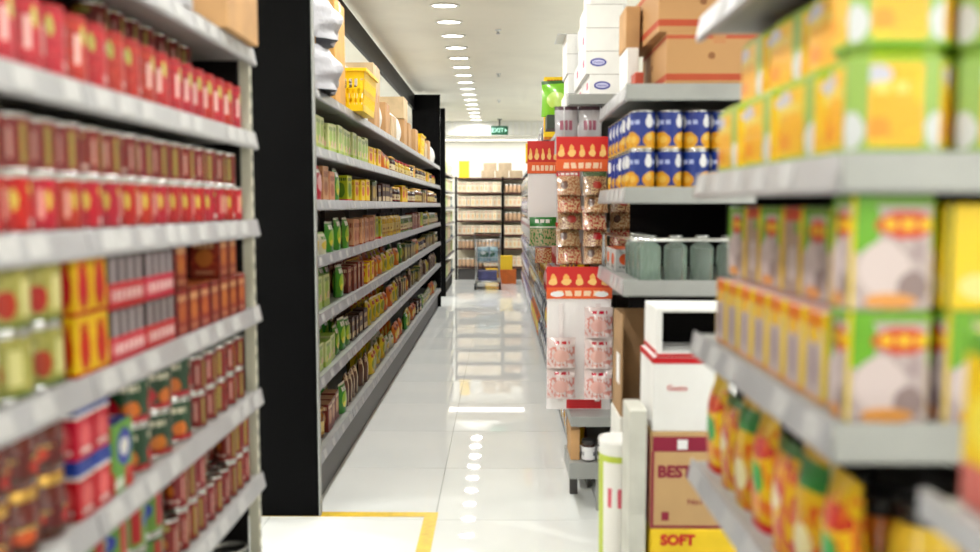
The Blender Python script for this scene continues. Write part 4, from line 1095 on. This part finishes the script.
# ---- hanging strips and header cards (all face the camera end of the aisle)
M_film = plain('clear glossy film', (236, 226, 226), .12, coat=.8)
hdr = art('red flame header print', (206,36,32), [('e',c/5+.1,.60,.045,.17,(244,176,90)) for c in range(5)] + [('e',c/5+.1,.52,.065,.10,(246,200,120)) for c in range(5)] + [('r',0,1,0,.36,(232,96,40)),('t',.12,.88,.10,.26,(250,214,180),7)], vary=0)
def header(label, x0, x1, y, z0, z1, card_z0, mat_card, nm='header_display'):
    t = thing(nm, label, 'display', ((x0+x1)/2, y, card_z0))
    w = x1-x0
    ob('backing_card', MB().box(-w/2, w/2, 0, .004, 0, z1-card_z0).mesh('backing_card', mat_card), t)
    ob('header_card', MB().rbox(-w/2-.004, w/2+.004, -.006, -.001, z0-card_z0, z1-card_z0, r=.0008, n=1).mesh('header_card', hdr), t)
    return t
snackprint = [
 art('brown nut bag print', (168,110,74), [('n',12,.52,0,1,0,1,(220,190,150)),('r',0,1,.80,1,(186,40,50)),('t',.1,.9,.84,.95,WHT,5),('e',.3,.4,.16,.16,(90,50,36))], coat=.8, rough=.25),
 art('dark nut bag print', (120,60,50), [('n',14,.5,0,1,0,1,(214,180,130)),('r',0,1,.78,1,(70,90,50)),('e',.6,.4,.2,.16,(176,60,50))], coat=.8, rough=.25),
 art('red nut bag print', (176,50,52), [('n',11,.5,0,1,0,.8,(226,196,150)),('r',0,1,.84,1,(236,220,220))], coat=.8, rough=.25)]
for i in range(3): k_pouch('nut%d' % i, .120, .130, .030, snackprint[i], name='nut_bag', seed=40+i, crinkle=.008, cat='bag')
# first hanging card
H1 = header('red flame header card over hanging nut bags by the tin rack', .285, .535, 4.295, 1.668, 1.84, 1.20, plain('silver card', (190, 182, 180), .4))
nl = ['top', 'second', 'third', 'fourth', 'lowest']
for sx in (-.09, .09): ob('hanger', MB().tube([(sx, .002, .63), (sx, .002, .799)], .0025, 5).mesh('hanger', M_steel), H1)
for j in range(5):
    for i in range(3):
        kx = (i + j*2) % 3
        place('nut%d' % kx, .345+i*.126 + R.uniform(-.004, .004) + (.012 if i == 2 else 0), 4.225 + (.03 if i == 2 else 0) - .02*(i == 1), 1.545 - j*.084, R.uniform(-.12, .12), '%s nut bag, %s strip, %s row under the red flame header' % (['brown', 'dark', 'red'][kx], ['aisle side', 'middle', 'rack side'][i], nl[j]), 'nut bags under the red header', rx=-.42)
for i, x in enumerate((.335, .455)):
    place('greytop', x, 4.352, 1.755, R.uniform(-.1, .1), ['grey film bag over the aisle side of the red flame header', 'grey film bag over the rack side of the red flame header'][i], None)
# second, farther card: white card with a green bag
H2 = header('red and white header card with green snack bag hanging in the aisle', .195, .405, 6.0, 1.72, 1.945, 1.40, plain('white card', (240, 236, 236), .5))
ob('hanger', MB().box(.105, .1115, -.002, .006, .53, .66).mesh('hanger', M_steel), H2)
k_pouch('greensnack', .19, .20, .06, art('green snack bag print', (40,130,60), [('t',.2,.8,.8,.92,WHT,5),('n',9,.45,0,1,0,.6,(190,180,140)),('r',0,1,.62,.68,(230,236,220))], coat=.7, rough=.25), name='snack_bag', seed=50, crinkle=.01, cat='bag')
place('greensnack', .300, 5.955, 1.215, 0, 'green snack bag hanging under the white header card', None)
place('nut2', .305, 5.955, 1.095, 0, 'red nut bag under the green snack bag', None)
# display board stand
t = thing('display_board', 'white cardboard display board with red flame header on the end stand', 'display', (.395, 4.215, .475))
ob('backing_card', MB().box(-.16, .16, 0, .005, 0, .56).mesh('backing_card', plain('white card', (240, 236, 236), .5)), t)
ob('header_card', MB().rbox(-.163, .163, -.006, -.001, .56, .72, r=.0008, n=1).mesh('header_card', hdr), t)
ob('red_foot_strip', MB().box(-.06, .115, -.004, -.0005, .005, .05).mesh('red_foot_strip', M_redpaint), t)
for sx in (-1, 1): ob('badge', oval_me(.034, .014, M_whiteprint, 'badge'), t, (sx*.11, -.0065, .583))
for sx in (-.093, .09): ob('hang_strip', MB().box(sx-.012, sx+.012, -.042, -.040, .05, .54).mesh('hang_strip', M_film), t)
A['pinkbag'] = art('pink clear bag print', (240,220,218), [('n',7,.52,0,1,.05,.7,(226,150,140)),('t',.2,.8,.78,.88,(206,40,60),4),('e',.5,.4,.3,.2,(246,190,180))], coat=1., rough=.15, vary=.05)
k_pouch('pinkbag', .14, .15, .045, A['pinkbag'], name='cracker_bag', seed=60, crinkle=.012, cat='bag')
for i, (x, zz, lb) in enumerate(((.302, .700, 'upper pink cracker bag of the shorter strip on the display board'), (.302, .548, 'lower pink cracker bag of the shorter strip on the display board'),
      (.485, .85, 'top pink cracker bag of the longer strip on the display board'), (.485, .697, 'middle pink cracker bag of the longer strip on the display board'), (.485, .544, 'lowest pink cracker bag of the longer strip on the display board'))):
    place('pinkbag', x, 4.140, zz, R.uniform(-.05, .05), lb, None, rx=-.06)

# ---- goods on the snack rack, aisle front
A['silverbag'] = art('silver dark bag print', (120,122,136), [('e',.4,.6,.3,.2,(220,222,230)),('n',8,.5,0,1,0,.5,(60,56,70)),('t',.15,.85,.8,.9,(226,226,236),5)], coat=.9, rough=.2, vary=.3)
A['goldbag'] = art('gold bag print', (206,156,44), [('e',.5,.5,.3,.24,(120,50,30)),('t',.15,.85,.76,.88,(250,236,190),5)], coat=.8, rough=.25, vary=.2)
A['violetbag'] = art('violet bag print', (140,130,170), [('e',.5,.45,.34,.24,(226,222,236)),('t',.15,.85,.8,.9,(80,50,110),5)], coat=.8, rough=.25, vary=.2)
A['limebag'] = art('lime bag print', (130,206,30), [('e',.5,.45,.3,.22,(206,236,120)),('r',0,1,.9,1,(40,90,30))], coat=.6, rough=.3)
k_pouch('silverbag', .21, .26, .10, A['silverbag'], name='silver_snack_bag', seed=70, crinkle=.012, cat='bag')
k_pouch('goldbag', .20, .25, .09, A['goldbag'], name='gold_snack_bag', seed=71, crinkle=.012, cat='bag')
k_pouch('violetbag', .20, .24, .09, A['violetbag'], name='violet_snack_bag', seed=72, crinkle=.012, cat='bag')
k_pouch('limebag', .24, .26, .11, A['limebag'], name='lime_snack_bag', seed=73, crinkle=.012, cat='bag')
k_pouch('redsnack', .20, .24, .09, A['redbag'], name='red_snack_bag', seed=74, crinkle=.012, cat='bag')
k_pouch('orangesnack', .20, .24, .09, A['orangebag'], name='orange_snack_bag', seed=75, crinkle=.012, cat='bag')
SN = ['top', 'second highest', 'third highest', 'middle', 'third lowest', 'second lowest', 'lowest']
SWHAT = dict(silverbag='silver snack bag', goldbag='gold snack bag', violetbag='violet snack bag', limebag='lime green snack bag', redsnack='red snack bag', orangesnack='orange snack bag', greytop='grey snack bag')
SPL = {1: [('greytop', 4.5, 5.9), ('redsnack', 6.1, 7.1), ('silverbag', 7.1, 9.4), ('violetbag', 9.4, 12.0), ('silverbag', 12.0, 16.2)],
 2: [('redsnack', 4.5, 5.9), ('goldbag', 6.1, 7.6), ('silverbag', 7.6, 10.5), ('violetbag', 10.5, 16.2)],
 3: [('goldbag', 4.5, 5.9), ('redsnack', 6.1, 7.6), ('silverbag', 7.6, 11.5), ('greytop', 11.5, 16.2)],
 4: [('orangesnack', 4.6, 6.6), ('redsnack', 6.6, 7.8), ('goldbag', 7.8, 9.6), ('silverbag', 9.6, 13.0), ('violetbag', 13.0, 16.2)],
 5: [('goldbag', 4.6, 6.2), ('orangesnack', 6.2, 7.6), ('silverbag', 7.6, 10.0), ('goldbag', 10.0, 12.0), ('violetbag', 12.0, 16.2)],
 6: [('goldbag', 4.6, 6.6), ('silverbag', 6.6, 9.0), ('orangesnack', 9.0, 11.0), ('violetbag', 11.0, 16.2)]}
for lev, segs in SPL.items():
    seen = {}
    for key, y0, y1 in segs:
        s = ' from the tin rack, %s shelf, snack rack' % SN[lev]
        seen[key] = seen.get(key, 0) + 1
        w = SWHAT[key]
        fill(key, y0, y1, CL[lev] if lev < 6 else CL[lev], CX, -1, '%ORD '+w+s, '%s on the %s shelf of the snack rack' % (w, SN[lev]), 1, 1, inset=-.03, pitch=KINDS[key]['w']+.022, jitter=.25)
# above the rack: lime bag, yellow packs, dark box
z = CL[0]
k_box('darkcase', .24, .26, .10, plain('dark green case', (40, 52, 40), .5), name='dark_case', cat='case')
place('darkcase', .46, 6.35, z, 0, 'dark case under the lime green bag on top of the snack rack', None)
place('limebag', .42, 6.35, z+.1005, -.3, 'lime green snack bag on the dark case on top of the snack rack', None)
k_box('yeltall', .12, .16, .26, A['yelpack'], name='yellow_carton', cat='carton')
for yy, dz, lb in ((7.3, 0, 'lower yellow carton next to the lime bag on top of the snack rack'), (7.32, .261, 'upper yellow carton next to the lime bag on top of the snack rack')):
    place('yeltall', .45, yy, z+dz*1.0, -PI/2, lb, None)
place('silverbag', .44, 8.3, z, -PI/2, 'silver snack bag alone on top of the snack rack', None)
place('yeltall', .42, 11.4, z, -PI/2, 'single yellow carton far along the top of the snack rack', None)
place('greytop', .44, 9.6, z, -PI/2, 'grey snack bag far along the top of the snack rack', None)
# hanging bags on the aisle side, one strip

# ------------------------------------------------------------------ trolley and cases at the back
t = thing('shopping_trolley', 'silver wire shopping trolley standing before the back rack', 'trolley', (-.22, 15.35, 0))
def wires(p, r=.004): return MB().tube(p, r, 5)
bw0, bw1, bz0, bz1, byb, byf = .19, .23, .48, .86, .36, -.36
bas = MB()
def corner(t_, s):  # along y: t 0 back (handle end), 1 front
    return t_
n = 9
for i in range(n+1):
    f = i/n; y = byf + (byb-byf)*f
    bas.tube([(-bw1, y*1.02, bz1), (-bw0, y*.94, bz0), (bw0, y*.94, bz0), (bw1, y*1.02, bz1)], .003, 4)
for i in range(5):
    f = i/4; zz = bz0 + (bz1-bz0)*f; ww = bw0 + (bw1-bw0)*f; s = .94 + .08*f
    bas.tube([(-ww, byf*s, zz), (ww, byf*s, zz), (ww, byb*s, zz), (-ww, byb*s, zz), (-ww, byf*s, zz)], .004 if i < 4 else .007, 5)
for i in range(1, 7):
    x = -bw0 + 2*bw0*i/7
    bas.tube([(x*1.2, byf*1.02, bz1), (x, byf*.94, bz0), (x, byb*.94, bz0), (x*1.2, byb*1.02, bz1)], .003, 4)
ob('wire_basket', bas.mesh('wire_basket', M_steel), t)
ob('handle', wires([(-.24, -.40, 1.0), (.24, -.40, 1.0)], .014).mesh('handle', M_blackmetal), t)
frm = MB()
for s in (-1, 1):
    frm.tube([(s*.23, -.40, 1.0), (s*.225, -.36, .86), (s*.21, -.30, .3), (s*.22, -.34, .14)], .010, 6)
    frm.tube([(s*.22, -.34, .14), (s*.22, .30, .14)], .010, 6)
    frm.tube([(s*.18, .33, .48), (s*.22, .30, .14)], .010, 6)
frm.tube([(-.22, .30, .14), (.22, .30, .14)], .010, 6).tube([(-.22, -.34, .14), (.22, -.34, .14)], .010, 6)
ob('frame', frm.mesh('frame', M_steel), t)
ob('lower_rack', MB().box(-.21, .21, -.33, .29, .15, .158).mesh('lower_rack', M_steel), t)
whl = MB().lathe([(.0, -.016), (.03, -.016), (.055, -.014), (.06, -.008), (.06, .008), (.055, .014), (.03, .016), (.0, .016)], 16, cap0=False, cap1=False).mesh('wheel', M_rubber)
frk = MB().box(-.004, .004, -.02, .02, 0, .08).mesh('caster_fork', M_steel)
for sx in (-1, 1):
    for yy in (-.34, .30):
        w_ = ob('wheel', whl, t, (sx*.22, yy, .06), ry=PI/2); ob('caster_fork', frk, t, (sx*.22+.022, yy, .06))
k_pouch('bluegreen', .24, .26, .14, art('blue green bag print', (150,180,190), [('e',.5,.5,.36,.24,(60,110,90)),('e',.4,.6,.2,.12,(230,236,240))], coat=.5), name='shopping_bag', seed=80, crinkle=.02, cat='bag')
place('bluegreen', -.29, 15.25, .492, .2, 'pale blue bag in the trolley basket', None)
place('bluegreen', -.14, 15.38, .492, -.5, 'pale green bag leaning at the far side in the trolley basket', None)
k_box('violetcase', .34, .4, .16, plain('violet blue case', (80, 80, 130), .5, vary=.2), name='blue_case', cat='case')
place('violetcase', -.22, 15.33, .1585, 0, 'violet blue case on the lower rack of the trolley', None)
k_box('orangecase', .34, .30, .27, plain('orange case', (206, 104, 36), .5, vary=.08), name='orange_case', cat='case')
k_box('yelcase2', .24, .26, .26, plain('yellow case', (244, 204, 40), .5), name='yellow_case', cat='case')
place('orangecase', .14, 16.3, 0, 0, 'orange case on the floor before the back rack', None)
place('yelcase2', .12, 16.3, .2705, 0, 'yellow case on the orange case before the back rack', None)
place('yelcase2', -.16, 16.55, .0, 0, 'yellow case on the floor behind the trolley', None)
